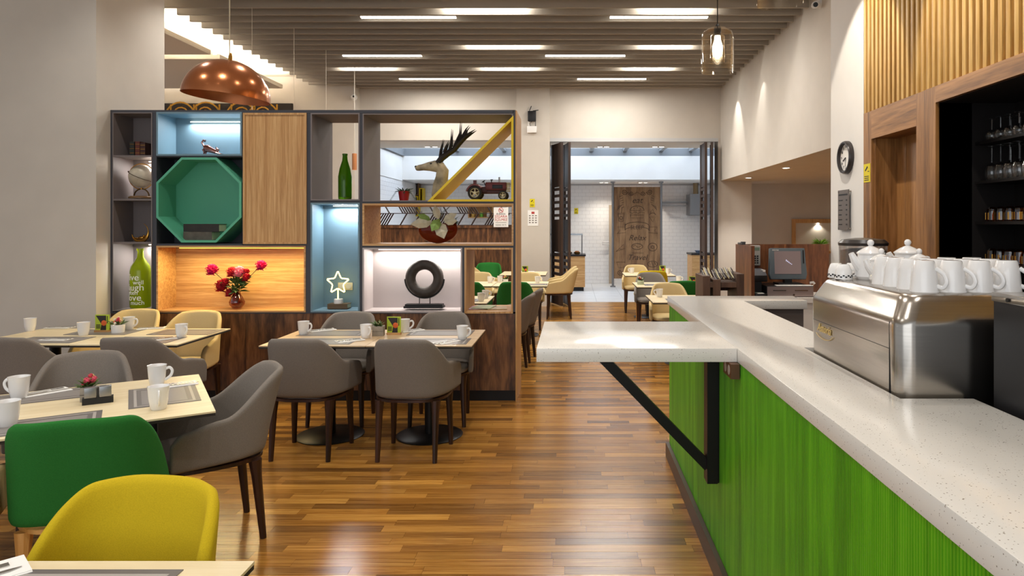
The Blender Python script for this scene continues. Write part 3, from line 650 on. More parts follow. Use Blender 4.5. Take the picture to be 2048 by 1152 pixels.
# deer bust
dd = D0+.26; s = dd/F; t = thing('deer_bust', 'painted stag head bust with black antlers behind the yellow frame', 'sculpture', on(880, 401.5, .26))
def q3(px, py, y=0): return Vector(((px-880)*s, y, (401.5-py)*s))
DEER = mat('deer_paint', (160, 146, 118), .5, var=.6, scale=7); 
def tubering(path):
    mb = MB(); rings = []; n = len(path)
    for i, (px, py, r, ry) in enumerate(path):
        a = q3(*path[max(i-1, 0)][:2]); b_ = q3(*path[min(i+1, n-1)][:2]); tt = (b_-a).normalized(); nn = Vector((-tt.z, 0, tt.x)); c = q3(px, py)
        rings.append([c+nn*r*s*math.cos(g)+Vector((0, ry*s*math.sin(g), 0)) for g in [2*PI*k/16 for k in range(16)]])
    return mb.loft(rings)
tubering([(884, 401.4, 18, 13), (879, 385, 16, 12), (880, 368, 14, 10), (884, 352, 12.5, 9), (885, 341, 13, 9), (880, 333, 12, 9), (869, 330, 11.5, 8.5), (857, 331, 9, 7), (846, 332.5, 6.6, 5.5), (837, 334, 6, 5), (832.5, 335, 4.6, 4.2), (830.8, 335.3, 1.5, 2)]).build('head', DEER, t, 60)
hb_ = bmesh.new(); hm = t.children[0].data; hb_.from_mesh(hm)      # the neck ends on the slanted yellow board
res = bmesh.ops.bisect_plane(hb_, geom=hb_.verts[:]+hb_.edges[:]+hb_.faces[:], plane_co=Vector((DX(855), 0, DZp(403)))-Vector((t.location.x, 0, t.location.z))+Vector((-.002, 0, .002)), plane_no=Vector((1, 0, -1)), clear_outer=True)
bmesh.ops.holes_fill(hb_, edges=[e for e in hb_.edges if e.is_boundary]); hb_.to_mesh(hm); hb_.free()
NOSE = mat('deer_nose', (40, 34, 30), .4)
MB().ball(q3(832, 331.5), 3*s, 8, (1, 1.2, .8)).build('nose', NOSE, t)
for sg in (-1, 1):
    MB().ball(q3(863.5, 326, sg*6*s), 2.6*s, 8, (1.2, .7, .8)).build('eye', NOSE, t)
    e = MB(); leaf(e, q3(876, 327, sg*7*s), (.6, sg*1.1, .25), 15*s, 4*s); e.build('ear', DEER, t)
    an = MB(); ya = lambda k: sg*(4+4*k)*s
    main = [(876, 324, 0), (884, 314, .25), (897, 304, .6), (908, 297, .8), (918, 285, 1), (930, 273, 1.1), (941, 265, 1.2), (952, 258, 1.25)]
    an.tube([q3(a, b_, ya(k)) for a, b_, k in main], [5.5*s, 5.5*s, 5.2*s, 4.6*s, 4*s, 3*s, 2*s, .3*s], 8)
    for tine in (((881, 317, .2), (882, 300, .25), (887.5, 277, .3)), ((889, 304, .4), (893, 292, .5), (898, 281, .5)), ((900, 302, .65), (903, 285, .7), (904.5, 257, .7)), ((910, 293, .85), (916, 278, .9), (921, 265, .9), (922, 241.5, .9)), ((918, 284, 1), (928, 268, 1), (933, 258, 1), (939.5, 250, 1)), ((932, 272, 1.1), (932, 262, 1.05), (935, 254, 1))):
        n_ = len(tine); an.tube([q3(a, b_, ya(k)) for a, b_, k in tine], [3.4*s*(1-i/(n_-1))+.3*s for i in range(n_)], 7)
    an.build('antler', mat('antler', (34, 28, 24), .5), t)
# toy tractor
dd = D0+.22; s = dd/F; t = thing('toy_tractor', 'dark red metal model tractor with cream spoked wheels', 'model tractor', on(978, 398.6, .22)); TR = mat('tractor_red', (92, 36, 34), .4, .3, var=.2, scale=30)
def q4(px, py, y=0): return Vector(((px-978)*s, y, (398.6-py)*s))
def hexa(mb, x0, x1, y0, y1, w_, tx=0):
    a = q4(x0, y1); b_ = q4(x1, y0); mb.box(a.x, b_.x, -w_/2, w_/2, a.z, b_.z)
mb = MB(); hexa(mb, 971, 1014, 363, 379, .055); mb.build('hood', TR, t, bevel=.008)
mb = MB(); hexa(mb, 960, 1012, 378, 386, .04); hexa(mb, 946, 975, 372, 384, .05); mb.build('chassis', mat('tractor_dark', (62, 30, 28), .5, .3), t, bevel=.004)
mb = MB()
for k in range(6): hexa(mb, 1013, 1020-0*k, 364+k*3.2, 365.8+k*3.2, .05)
mb.build('grille', mat('tractor_grille', (150, 130, 84), .4, .5), t)
mb = MB(); hexa(mb, 985, 1006, 368, 376, .058); mb.build('engine', BLK, t, bevel=.003)
MB().cyl(q4(998.5, 364), q4(998.5, 352.5), 1.6*s, n=10).build('exhaust', STEELD, t); MB().cyl(q4(983, 364), q4(983, 358), 1*s, n=8).cyl(q4(981, 358), q4(986, 358), 1*s, n=8).build('intake', BLK, t)
mb = MB(); hexa(mb, 947, 953, 359, 371, .04); hexa(mb, 947, 958, 369, 371.5, .045); mb.build('seat', TR, t)
MB().cyl(q4(972, 372), q4(967, 361), .8*s, n=6).tube([q4(967, 361)+Vector((4*s*math.cos(a)*.8, 4*s*math.sin(a), 4*s*math.cos(a)*.5)) for a in [2*PI*i/14 for i in range(15)]], .6*s, 5).build('steering_wheel', BLK, t)
RIM = mat('cream_rim', (206, 196, 160), .5); TY = mat('tyre', (34, 32, 30), .8)
for px, py, r, y in ((947, 384.5, 14, -.075), (962, 384.5, 14, .075), (1004, 389.5, 9.2, -.065), (1014, 389.5, 9.2, .065)):
    px = 952 if r > 10 else 1007
    wh = MB(); c = q4(px, 398.6-r, y); rings = []
    for i in range(25):
        a = 2*PI*i/24; e = Vector((math.cos(a), 0, math.sin(a))); rr = r*s
        rings.append([c+e*(rr*q_)+Vector((0, w_*.02, 0)) for q_, w_ in ((.68, -1), (.92, -1), (1, -.6), (1, .6), (.92, 1), (.68, 1))])
    ty = MB().loft(rings, cap=False).build('wheel', TY, t)
    sp_ = MB(); sp_.tube([c+Vector((.66*r*s*math.cos(a), 0, .66*r*s*math.sin(a))) for a in [2*PI*i/20 for i in range(21)]], .07*r*s+.001, 6)
    for k in range(5): a = k*2*PI/5+.3; sp_.cyl(c, c+Vector((.66*r*s*math.cos(a), 0, .66*r*s*math.sin(a))), .1*r*s, n=6)
    sp_.cyl(c-Vector((0, .012, 0)), c+Vector((0, .012, 0)), .2*r*s, n=10).build('rim', RIM, ty)
    if r > 10:
        MB().tube([c+Vector((1.12*r*s*math.cos(a), 0, 1.12*r*s*math.sin(a))) for a in [PI*(.95-.75*i/8) for i in range(9)]], .012, 6, 2).build('fender', TR, t)
MB().cyl(q4(952, 384.5, -.075), q4(952, 384.5, .075), .006, n=8).cyl(q4(1007, 389.4, -.065), q4(1007, 389.4, .065), .005, n=8).build('axle', BLK, t)
# magazines in the small oak cubby
for i, (px, c, rz) in enumerate(((948, (190, 160, 176), .2), (968, (176, 190, 150), -.15), (995, (196, 172, 136), .1))):
    MBo = MB().box(-.09, .09, -.12, .12, 0, .006).build('magazine', mat('magazine_%d' % i, c, .5, var=.3, scale=14)); MBo.location = on(px, 623.3, .26)+Vector((0, 0, .002+.007*(i % 2))); MBo.rotation_euler = (0, 0, rz)
    tag(MBo, ('mauve magazine lying in the small oak cubby', 'pale green magazine lying in the small oak cubby', 'tan magazine lying in the small oak cubby')[i], 'magazine')
# ================================================================ CHAIRS AND TABLES
def smooth(a, b, x):
    t_ = max(0, min(1, (x-a)/(b-a))); return t_*t_*(3-2*t_)
def shell_mesh(name, m, arms=True):
    half = [(0, .25), (.10, .245), (.175, .215), (.222, .14), (.248, .03), (.262, -.08), (.268, -.19)] if arms else [(0, .24), (.12, .237), (.20, .215), (.24, .16), (.254, .08), (.258, 0), (.258, -.09)]
    pts = [(-x, y, 0) for x, y in half[:0:-1]]+[(x, y, 0) for x, y in half]
    sp = cr_spline(pts, 6); L = [0]
    for a, b in zip(sp, sp[1:]): L.append(L[-1]+(b-a).length)
    mb = MB(); rows = []; n = 9; B = .435
    for i, p in enumerate(sp):
        u = abs(2*L[i]/L[-1]-1)
        if arms:
            T = .86-.012*(u/.3)**2 if u < .3 else .848-(.848-.655)*smooth(.26, .62, u)
            T -= .035*smooth(.62, .95, u)+.05*smooth(.93, 1, u)
        else:
            T = .872-.012*(u/.38)**2 if u < .38 else .86-.39*smooth(.36, .86, u)
        row = []
        for k in range(n):
            z = B+(T-B)*k/(n-1); bk = 1-smooth(.15, .8, u)
            lean = (.20*(z-B)+.10*(z-B)**2)*bk
            row.append((p.x*(1+.04*(z-B)/.4*(1-bk)-.05*(z-B)/.4*bk), p.y+lean, z))
        rows.append(row)
    mb.loft(rows, closed=False, cap=False)
    return modmesh(mb, name, m, .036, 1)
def outline(w_, yf, yb, z, n=28, e=3.2):
    o = []
    for i in range(n):
        a = 2*PI*i/n; c, s_ = math.cos(a), math.sin(a)
        o.append((w_*abs(c)**(2/e)*(1 if c >= 0 else -1), (yb+yf)/2+(yb-yf)/2*abs(s_)**(2/e)*(1 if s_ >= 0 else -1), z))
    return o
def make_chair(name, fab, legm, arms, label, group=None):
    t = thing(name, label, 'chair', (0, 0, 0), 0, group)
    link('backrest', shell_mesh('backrest', fab, arms), t)
    MB().loft([outline(.215, -.235, .2, .425), outline(.238, -.262, .215, .44), outline(.238, -.262, .215, .462), outline(.225, -.245, .2, .478), outline(.15, -.16, .13, .486)]).build('seat', fab, t, 60)
    MB().loft([outline(.225, -.245, .235, .405, e=2.8), outline(.252, -.262, .262, .41, e=2.8), outline(.252, -.262, .262, .427, e=2.8), outline(.24, -.25, .25, .432, e=2.8)]).build('seat_frame', legm, t, 40)
    for sx in (-1, 1):
        for (x, y), (x2, y2) in (((.195, .195), (.197, .235)), ((.205, -.15), (.215, -.17))):
            MB().tube([(sx*x, y, .412), (sx*(x+.0), y+(y2-y)*.2, .33), (sx*x2, y2, 0)], [.033, .025, .016], 10).build('leg', legm, t)
    return t
KIN = {'grey': make_chair('grey_armchair', GREYFAB, LEGD, True, 'x'), 'cream': make_chair('cream_armchair', CREAMFAB, LEGD, True, 'x'),
       'green': make_chair('green_chair', GREENFAB, LEGO, False, 'x'), 'yellow': make_chair('yellow_chair', YELFAB, LEGO, False, 'x'),
       'greenarm': make_chair('green_armchair', GREENFAB, LEGD, True, 'x')}
used = set()
def chair(kind, x, y, rz, label, group=None, z=0):   # rz = 0 faces the camera, pi faces away
    if kind in used: o = dup(KIN[kind], (x, y, z), rz, label)
    else: used.add(kind); o = KIN[kind]; o.location = (x, y, z); o.rotation_euler = (0, 0, rz); o['label'] = label
    if group: o['group'] = group
    return o
UNDER = mat('table_core', (40, 34, 30), .6)
TOPT = wood('table_laminate_tan', (186, 158, 120), (198, 170, 132), (208, 182, 146), 0, 16, .35)
def make_table(w_, d_, label, x, y, rz=0, base=True, group=None, top=None, br=.25):
    t = thing('dining_table', label, 'table', (x, y, 0), rz, group)
    MB().box(-w_/2, w_/2, -d_/2, d_/2, .742, .75).build('table_top', top or TOPM, t)
    MB().box(-w_/2+.001, w_/2-.001, -d_/2+.001, d_/2-.001, .729, .742).build('top_core', UNDER, t)
    MB().box(-.2, .2, -.2, .2, .712, .729).build('mount_plate', BLK, t)
    MB().cyl((0, 0, .012), (0, 0, .712), .038, n=18).build('pedestal', BLK, t)
    MB().lathe([(.001, 0), (br, 0), (br+.002, .006), (br-.01, .014), (.06, .02), (.001, .02)], n=36).build('base_disc', BLK, t); return t
# mid table pair: front edge 4.85, back edge 5.60
make_table(.757, .75, 'light laminate table under the green menu card near the shelf divider', -1.858, 5.23, top=TOPT)
make_table(.757, .75, 'light laminate table joined beside the menu card table near the shelf divider', -1.098, 5.23, top=TOPT)
make_table(.775, .77, 'light laminate table by the pale column with flowers in a white pot', -3.235, 5.29, br=.17)
make_table(.775, .77, 'light laminate table end against the pale column wall', -4.013, 5.29, br=.16)
# chairs of the mid table
G1 = 'grey armchairs at the table before the shelf divider'
chair('grey', -1.855, 4.88, PI-.03, 'grey armchair with its back turned, nearest the oak lit cubby of the divider', None)
chair('grey', -1.12, 4.86, PI-.05, 'grey armchair with its back turned, at the table end toward the bar', None)
chair('grey', -1.90, 5.60, .02, 'grey armchair tucked between table and divider under the blue cubby')
chair('grey', -1.09, 5.60, .04, 'grey armchair tucked between table and divider under the ring sculpture')
chair('grey', -3.03, 4.93, PI+.02, 'dark grey armchair with its back turned, before the white flower pot')
chair('grey', -3.88, 4.93, PI+.02, 'dark grey armchair with its back turned, beside the pale column')
chair('cream', -3.26, 5.68, .03, 'cream armchair tucked against the divider under the flower vase')
chair('cream', -3.87, 5.80, .03, 'cream armchair tucked against the divider under the lime bottle')
# rotated near table
A = math.radians(33); ca, sa = math.cos(A), math.sin(A)
Fr = Vector((-1.651, 3.156, 0)); ux = Vector((-ca, -sa, 0)); uy = Vector((-sa, ca, 0))    # front right corner, along the front edge, along the right edge
def NT(a, b, z=.75): q_ = Fr+ux*a+uy*b; return Vector((q_.x, q_.y, z))
c1 = NT(.39, .465, 0); c2 = NT(1.17, .465, 0)
make_table(.778, .93, 'angled light laminate table with salt holder and two mugs', c1.x, c1.y, A)
make_table(.778, .93, 'angled light laminate table end beside the green chair', c2.x, c2.y, A)
p = Vector((-1.90, 3.53, 0)); chair('grey', p.x, p.y, -.93, 'grey armchair drawn out at the end of the angled table')
p = NT(.58, 1.12, 0); chair('grey', p.x, p.y, A-.12, 'grey armchair facing the angled table from its far side')
p = Vector((-2.03, 2.92, 0)); chair('green', p.x, p.y, PI+A*.6, 'dark green chair with oak frame pushed to the angled table')
p = Vector((-2.52, 2.58, 0)); chair('cream', p.x, p.y, PI+A, 'cream armchair beside the green chair at the angled table')
# near table with the yellow chair
make_table(.8, .75, 'light laminate table in front of the yellow chair', -1.215, 1.372, br=.18)
chair('yellow', -1.25, 1.68, -.12, 'mustard yellow chair at the nearest table')
# far tables and chairs behind the divider
for x, y, lab in ((-.75, 10.0, 'light table with placemats behind the divider, green chairs before it'), (-1.53, 10.0, 'light table seen through the small oak cubby')): make_table(.77, .78, lab, x, y)
make_table(.8, .78, 'light table with two mugs right behind the divider', -1.35, 7.88)
make_table(.8, .9, 'light table with newspapers by the wall column', -.87, 12.2)
chair('greenarm', -.78, 9.42, PI, 'green armchair with its back turned, just past the divider end')
chair('greenarm', -1.42, 9.42, PI, 'green armchair seen through the small oak cubby')
chair('cream', -.72, 10.62, 0, 'cream armchair behind the table past the divider end'); chair('cream', -1.5, 10.62, 0, 'cream armchair seen through the small oak cubby, facing the divider')
chair('grey', -.72, 8.17, -PI/2-.1, 'grey armchair seen side on behind the divider end, beside the green chair'); chair('grey', -.78, 7.53, -PI/2-.1, 'grey armchair seen side on, half hidden by the divider end')
chair('cream', -.27, 11.9, -PI/2, 'cream armchair seen side on before the folded slatted doors'); chair('cream', -.29, 12.5, -PI/2, 'cream armchair seen side on, partly hidden by its neighbour by the doors')
chair('cream', -1.55, 11.9, PI/2, 'cream armchair facing right, seen through the oak cubby'); chair('cream', -1.55, 12.5, PI/2, 'cream armchair facing right by the half wall')
chair('green', -1.66, 13.2, 0, 'green chair with oak legs against the walnut half wall')
# far tables right of the aisle
for y, lab in ((7.98, 'light table with a mug right behind the bar counter'), (9.86, 'light table with flower jar in front of the grey chair'), (11.98, 'light table before the carved wooden panel')): make_table(.86, .8, lab, 1.32, y)
chair('cream', 1.23, 8.58, 0, 'cream armchair behind the counter facing it'); chair('grey', 1.52, 7.3, PI, 'grey armchair just behind the bar counter with its back turned')
chair('green', 1.5, 9.42, PI, 'green chair with oak legs, back turned, behind the counter'); chair('grey', 1.22, 10.55, 0, 'grey armchair between the green and yellow chairs')
chair('yellow', 1.3, 11.42, PI, 'mustard yellow chair with oak legs before the carved panel'); chair('cream', 1.18, 12.62, 0, 'cream armchair facing the room before the carved panel')
# ================================================================ TABLEWARE
mug = thing('mug', 'x', 'mug')
MB().lathe([(.001, 0), (.027, 0), (.03, .004), (.037, .04), (.0415, .095), (.0425, .098), (.040, .098), (.0385, .094), (.034, .04), (.027, .008), (.001, .006)], n=28).build('mug_body', WHITEC, mug)
MB().tube(cr_spline([(.037, 0, .078), (.055, 0, .083), (.066, 0, .066), (.058, 0, .042), (.034, 0, .024)], 5), .0048, 8, 1.4).build('handle', WHITEC, mug)
mug_first = [True]
def put_mug(loc, rz, label, group, flip=False, sc_=1):
    if mug_first[0]: mug_first[0] = False; o = mug; o.location = loc; o.rotation_euler = (PI if flip else 0, 0, rz); o['label'] = label; o['group'] = group
    else: o = dup(mug, loc, rz, label, group, rot=(PI if flip else 0, 0, rz))
    if flip: o.location.z += .098*sc_
    o.scale = (sc_,)*3; return o
def TP(px, py, z=.75): d = DZ(py, z); return Vector((PX(px, d), d, z))
for i, (px, py, rz) in enumerate(((607, 669, -.2), (732, 676, -.8), (925, 679, -.4), (809, 664, .3))): put_mug(TP(px, py), rz, 'white mug on the table pair before the divider', 'mugs on the table before the divider', sc_=1.06)
for i, (px, py, rz) in enumerate(((60, 662, 2.5), (167, 671, 2.6), (258, 659, 0), (363, 675, -.5))): put_mug(TP(px, py), rz, 'white mug on the table by the pale column', 'mugs on the table by the pale column', sc_=1.06)
for px, py, rz, lab in ((38, 796, PI, 'white mug on the angled table, handle to the pale wall, by folded napkin'), (314, 770, .3, 'white mug on bare wood of the angled table, before a grey chair'), (317, 818, -1.0, 'white mug on the corner placemat of the angled table'), (15, 852, PI, 'white mug beside the green chair on the angled table')): put_mug(TP(px, py), rz, lab, 'mugs on the angled table', sc_=1.1)
for px, py, rz in ((1075, 566, 0), (980, 566, 0), (1000, 565, 2)): put_mug(TP(px, py), rz, 'small white mug on the table past the divider', 'far mugs behind the divider')
for px, py, rz in ((971, 597, 0), (962, 603, .5)): put_mug(TP(px, py), rz, 'white mug right behind the divider, seen through the oak cubby', 'mugs seen through the oak cubby')
for px, py, rz, lab in ((1319, 594, PI, 'white mug on the table right behind the counter'), (1264, 546.5, PI, 'white mug on the table before the carved panel'), (1336, 547.5, 0, 'white mug by the green menu card before the carved panel'), (1357, 565, 0, 'white mug on the table behind the green chair')): put_mug(TP(px, py), rz, lab, 'mugs on the aisle tables')
# place mats, napkins, cutlery
PMG = mat('placemat_grey', (134, 128, 124), .35, var=.06, scale=200); PMD = mat('placemat_border', (104, 98, 95), .35); PML = mat('placemat_line', (166, 160, 154), .35)
def placemat(loc, rz, label, pale=False, w_=.42, d_=.3, group=None):
    t = thing('placemat', label, 'placemat', (loc[0], loc[1], .7502), rz, group)
    MB().box(-w_/2, w_/2, -d_/2, d_/2, 0, .0016).build('mat', PMG, t)
    if True:
        for a, b, m in ((0, .022, PMD), (.022, .034, PML), (.034, .054, PMD)):
            MB().ringprism([(-w_/2+a, -d_/2+a), (w_/2-a, -d_/2+a), (w_/2-a, d_/2-a), (-w_/2+a, d_/2-a)], [(-w_/2+b, -d_/2+b), (w_/2-b, -d_/2+b), (w_/2-b, d_/2-b), (-w_/2+b, d_/2-b)], .0014, .0022, lambda u, v_, w__: (u, v_, w__)).build('border_band', m, t)
    return t
fork = thing('fork', 'x', 'fork'); knife = thing('knife', 'x', 'knife'); CUT = mat('cutlery_steel', (190, 188, 184), .18, 1)
MB().box(-.006, .006, -.1, .02, 0, .0025).box(-.003, .003, .018, .03, 0, .0025).build('handle', CUT, fork); mb = MB().box(-.011, .011, .03, .05, 0, .0025)
for k in (-.0095, -.0032, .0032, .0095): mb.box(k-.0015, k+.0015, .05, .085, 0, .0025)
mb.build('tines', CUT, fork)
MB().box(-.006, .006, -.1, .0, 0, .004).build('handle', CUT, knife, bevel=.001); MB().loft([[(-.005, 0, .0005), (.008, 0, .0005), (.008, 0, .003), (-.005, 0, .003)], [(-.005, .08, .0008), (.009, .08, .0008), (.009, .08, .0026), (-.005, .08, .0026)], [(-.003, .105, .001), (-.001, .105, .001), (-.001, .105, .002), (-.003, .105, .002)]]).build('blade', CUT, knife)
cut0 = {'fork': [fork, True], 'knife': [knife, True]}
def cutlery(kind, loc, rz, label, group):
    o, first = cut0[kind]; cut0[kind][1] = False
    if first: o.location = loc; o.rotation_euler = (0, 0, rz); o['label'] = label; o['group'] = group
    else: dup(o, loc, rz, label, group)
NAP = mat('napkin', (240, 238, 234), .9, bump=.2, scale=300)
def setting(px, py, rz, where, g, w_=.1, d_=.2):
    q_ = TP(px, py); M_ = Matrix.Rotation(rz, 3, 'Z')
    o = MB().box(-w_/2, w_/2, -d_/2, d_/2, 0, .002).box(-w_/2, w_/2-.006, -d_/2+.004, d_/2, .002, .004).build('napkin', NAP, loc=(q_.x, q_.y, .7525)); o.rotation_euler = (0, 0, rz)
    tag(o, 'folded white napkin '+where, 'napkin', 'napkins '+g)
    for kind, dx in (('fork', -.02), ('knife', .02)):
        q2 = q_+M_ @ Vector((dx, 0, 0)); cutlery(kind, (q2.x, q2.y, .7567), rz, 'steel %s on a white napkin %s' % (kind, where), kind+'s '+g)
for px, py, rz in ((645, 661, -.9), (700, 682, -.9), (823, 662, -.8), (893, 685, -.6)): setting(px, py, rz, 'on the table before the divider', 'on the table before the divider')
for px, py, rz in ((120, 656, 1.6), (112, 680, 1.5), (303, 657, -1.2), (322, 679, -.8)): setting(px, py, rz, 'on the table by the pale column', 'on the table by the pale column')
q_ = NT(.27, .70); setting(352, 771, A-PI/2+.1, 'beside the corner placemat of the angled table', 'on the angled table')
setting(92, 786, A-PI/2+.4, 'by the mugs on the angled table', 'on the angled table')
setting(-70, 1166, -.75, 'on the table before the yellow chair', 'on the nearest table', .12, .24)
for a, b, lab, pale, rz in ((.19, .47, 'grey bordered placemat on the free corner of the angled table', False, PI/2), (.74, .77, 'bordered placemat along the far edge of the angled table', True, 0), (.74, .17, 'bordered placemat behind the green chair', True, 0), (1.22, .42, 'grey bordered placemat by the white mugs', False, 0)):
    q_ = NT(a, b); placemat(q_, A+rz, lab, pale, *((.44, .3) if not pale else (.6, .26)))
placemat(Vector((-1.20, 1.52, 0)), 0, 'grey bordered placemat on the table before the yellow chair', False, .46, .36)
for x, y, lab in ((-1.9, 5.42, 'near the divider table edge, under the blue cubby'), (-1.05, 5.44, 'near the divider table edge, under the ring sculpture'), (-1.86, 5.04, 'on the outer edge of the menu card table'), (-1.02, 5.04, 'on the outer edge of the table toward the bar')):
    placemat((x, y), 0, 'bordered placemat '+lab, True, .5, .26)
for x, y, lab in ((-3.1, 5.48, 'under the cream armchair side'), (-3.75, 5.48, 'by the pale column side'), (-3.2, 5.1, 'behind the dark grey armchair'), (-3.9, 5.1, 'before the pale column')):
    placemat((x, y), 0, 'grey bordered placemat '+lab+' of the left table', False, .48, .28)
for x, y, lab in ((-.6, 9.86, 'past the divider end'), (-1.3, 7.8, 'right behind the divider'), (1.25, 9.8, 'by the flower jar'), (1.3, 7.8, 'behind the counter')): placemat((x, y), 0, 'bordered placemat on the far table '+lab, True, .46, .28)
# menu cards, flower pots, salt holder
LIME = mat('menu_lime', (176, 196, 50), .5); MDK = mat('menu_dark', (40, 34, 32), .5); MOR = mat('menu_orange', (214, 96, 40), .5)
def menu_card(loc, rz, label, w_=.11, h_=.14):
    t = thing('menu_card', label, 'menu card', loc, rz)
    MB().box(-w_/2, w_/2, -.02, .02, 0, .016).build('wood_base', OAKH, t)
    MB().box(-w_/2, w_/2, -.003, .003, .012, h_).build('card', LIME, t)
    f_ = lambda u, v_, w__: (u, w__, v_)
    MB().prism([(-w_/2+.006, h_-.008), (w_/2-.025, h_-.008), (w_/2-.025, .014), (w_/2-.07, .014), (-w_*.05, h_*.45)], -.0042, -.003, f_).build('dark_print', MDK, t)
    MB().ball((w_*.12, -.004, h_*.52), .022, 8, (1, .1, 1)).build('drink_print', MOR, t)
    for k in range(3): MB().box(-w_/2+.008, -w_/2+.04, -.0042, -.003, .03+k*.012, .037+k*.012).build('text_print', MDK, t)
    MB().box(w_/2-.018, w_/2-.012, -.0042, -.003, h_*.5, h_*.92).build('text_print', MDK, t)
menu_card(TP(788, 669), -.05, 'lime green menu card on the table before the divider'); menu_card(TP(205, 664), .05, 'lime green menu card by the white flower pot')
menu_card(TP(1325, 547), 0, 'lime green menu card before the carved panel'); menu_card(TP(1386, 573), -.3, 'lime green menu card beside the cutlery stand'); menu_card(TP(1050, 548), .2, 'lime green menu card by the wall column')
def little_flower(loc, label, pot, h=.07, w_=.08, rz=0, cols=((214, 84, 104), (236, 226, 200)), square=True, n=10):
    t = thing('flower_pot', label, 'flower pot', loc, rz)
    if square:
        MB().box(-w_/2, w_/2, -w_/2, w_/2, 0, h).build('pot', pot, t, bevel=.002)
        for sx in (-1, 1): MB().box(-w_/2-.0005, w_/2+.0005, -w_/2-.0005, w_/2+.0005, h*.5-.001, h*.5+.001).build('groove', MDK, t) if sx > 0 else None
    else: MB().lathe([(.001, 0), (w_*.46, 0), (w_*.5, h), (w_*.44, h), (w_*.4, h*.9), (.001, h*.9)], n=20).build('pot', pot, t)
    lf = MB()
    for i in range(26):
        a = R.uniform(0, 2*PI); leaf(lf, (R.uniform(-.02, .02), R.uniform(-.02, .02), h*.9), (math.cos(a)*.7, math.sin(a)*.7, R.uniform(.3, 1.2)), R.uniform(.04, .085), .008)
    lf.build('leaf', LEAF, t, 0)
    for i in range(n):
        a = R.uniform(0, 2*PI); r = R.uniform(.0, .035); c = (r*math.cos(a), r*math.sin(a), h+R.uniform(.01, .05)); mb = MB(); petalball(mb, c, .016, 14, R); mb.build('flower', mat('petal_%d_%d_%d' % cols[i % len(cols)], cols[i % len(cols)], .7), t, 0)
CONC = mat('concrete_pot', (150, 142, 130), .8, var=.12, scale=30)
q_ = TP(176, 801); little_flower(q_, 'small grey square pot of flowers on the angled table', CONC, .07, .062, A, ((196, 70, 84), (226, 210, 150), (214, 84, 104)))
little_flower(TP(757, 671), 'small grey square pot of dry leaves on the table before the divider', CONC, .075, .085, .1, ((206, 196, 150),), n=2)
wp = TP(236, 665); little_flower(wp, 'white pot with green leaf print and mixed flowers by the column table', WHITEC, .065, .1, 0, ((236, 226, 206), (210, 80, 100), (224, 110, 90)), False)
little_flower(TP(1281, 569), 'small glass jar of pink and white flowers on the aisle table', mat('jar_glass', (190, 200, 170), .2), .06, .09, 0, ((236, 220, 196), (196, 60, 50)), True)
little_flower(TP(1011, 566), 'white pot of pink flowers behind the divider', WHITEC, .06, .08, 0, ((226, 110, 130), (236, 220, 140)), False)
t = thing('salt_pepper_holder', 'steel salt and pepper boxes in a black holder on the angled table', 'condiment holder', TP(196, 806), A)
MB().box(-.062, .062, -.022, .022, 0, .03).build('holder', BLKP, t); MB().box(-.004, .004, -.02, .02, .03, .075).build('grip', BLKP, t)
for k in (-.03, .03): MB().box(k-.024, k+.024, -.02, .02, .031, .08).build('shaker', STEELD, t, bevel=.001)
t = thing('salt_pepper_holder', 'steel shakers in a black holder beside the white flower pot', 'condiment holder', TP(217, 661), .1)
MB().box(-.05, .05, -.022, .022, 0, .02).build('holder', BLKP, t)
for k in (-.025, .025): MB().box(k-.02, k+.02, -.018, .018, .02, .07).build('shaker', STEELD, t, bevel=.001)
# ================================================================ BAR
CT = 1.11
bar = thing('bar_counter', 'long bar counter with white speckled quartz top and bright green reeded front', 'counter', (.8, 2.5, 0))
bx_ = lambda x, y: (x-.8, y-2.5)
top = [bx_(*p) for p in ((.665, .15), (.665, 4.81), (1.545, 4.81), (1.545, 4.50), (1.126, 4.50), (1.126, 2.79), (.944, 2.79), (.944, 1.967), (1.155, 1.967), (1.155, .15))]
XY = lambda u, v_, w_: (u, v_, w_)
MB().prism(top, CT-.055, CT, XY).build('countertop', QUARTZ, bar, bevel=.0015)
MB().prism([bx_(*p) for p in ((-.148, 2.763), (.6642, 2.763), (.6642, 3.536), (-.148, 3.536))], CT-.055, CT, XY).build('side_shelf_top', QUARTZ, bar, bevel=.0015)
pts = []; y = .2; 
while y < 4.74: pts += [(.677, y), (.6695, y+.0018), (.6695, y+.009), (.677, y+.0108)]; y += .0108
rd = MB(); v_ = [(x-.8, yy-2.5, z) for z in (.0, CT-.055) for x, yy in pts]; n_ = len(pts); rd.add(v_, [(i, i+1, n_+i+1, n_+i) for i in range(n_-1)])
tag(rd.build('reeded_front', GREENW, bar, 0), 'bright green reeded wood front', kind='stuff')
MB().box(.678-.8, .93-.8, .2-2.5, 4.745-2.5, 0, CT-.056).build('body', mat('counter_body', (84, 130, 22), .5), bar)
MB().box(.645-.8, .6685-.8, .2-2.5, 4.75-2.5, 0, .1).build('baseboard', mat('brown_skirting', (74, 56, 46), .4), bar)
MB().box(.945-.8, 1.85-.8, .3-2.5, 2.85-2.5, .86, .9).box(.945-.8, 1.12-.8, 2.85-2.5, 4.5-2.5, .86, .9).build('rear_worktop', STEELD, bar)
MB().box(1.0-.8, 1.8-.8, .3-2.5, 2.8-2.5, 0, .86).build('rear_cabinet', mat('taupe_cabinet', (110, 100, 94), .5), bar)
MB().box(1.14-.8, 1.53-.8, 4.53-2.5, 4.78-2.5, 0, CT-.056).build('end_cabinet', mat('taupe_cabinet', (110, 100, 94), .5), bar)
MB().box(.612-.8, .66-.8, 3.11-2.5, 3.19-2.5, .43, CT-.055).build('bracket_post', BLK, bar)
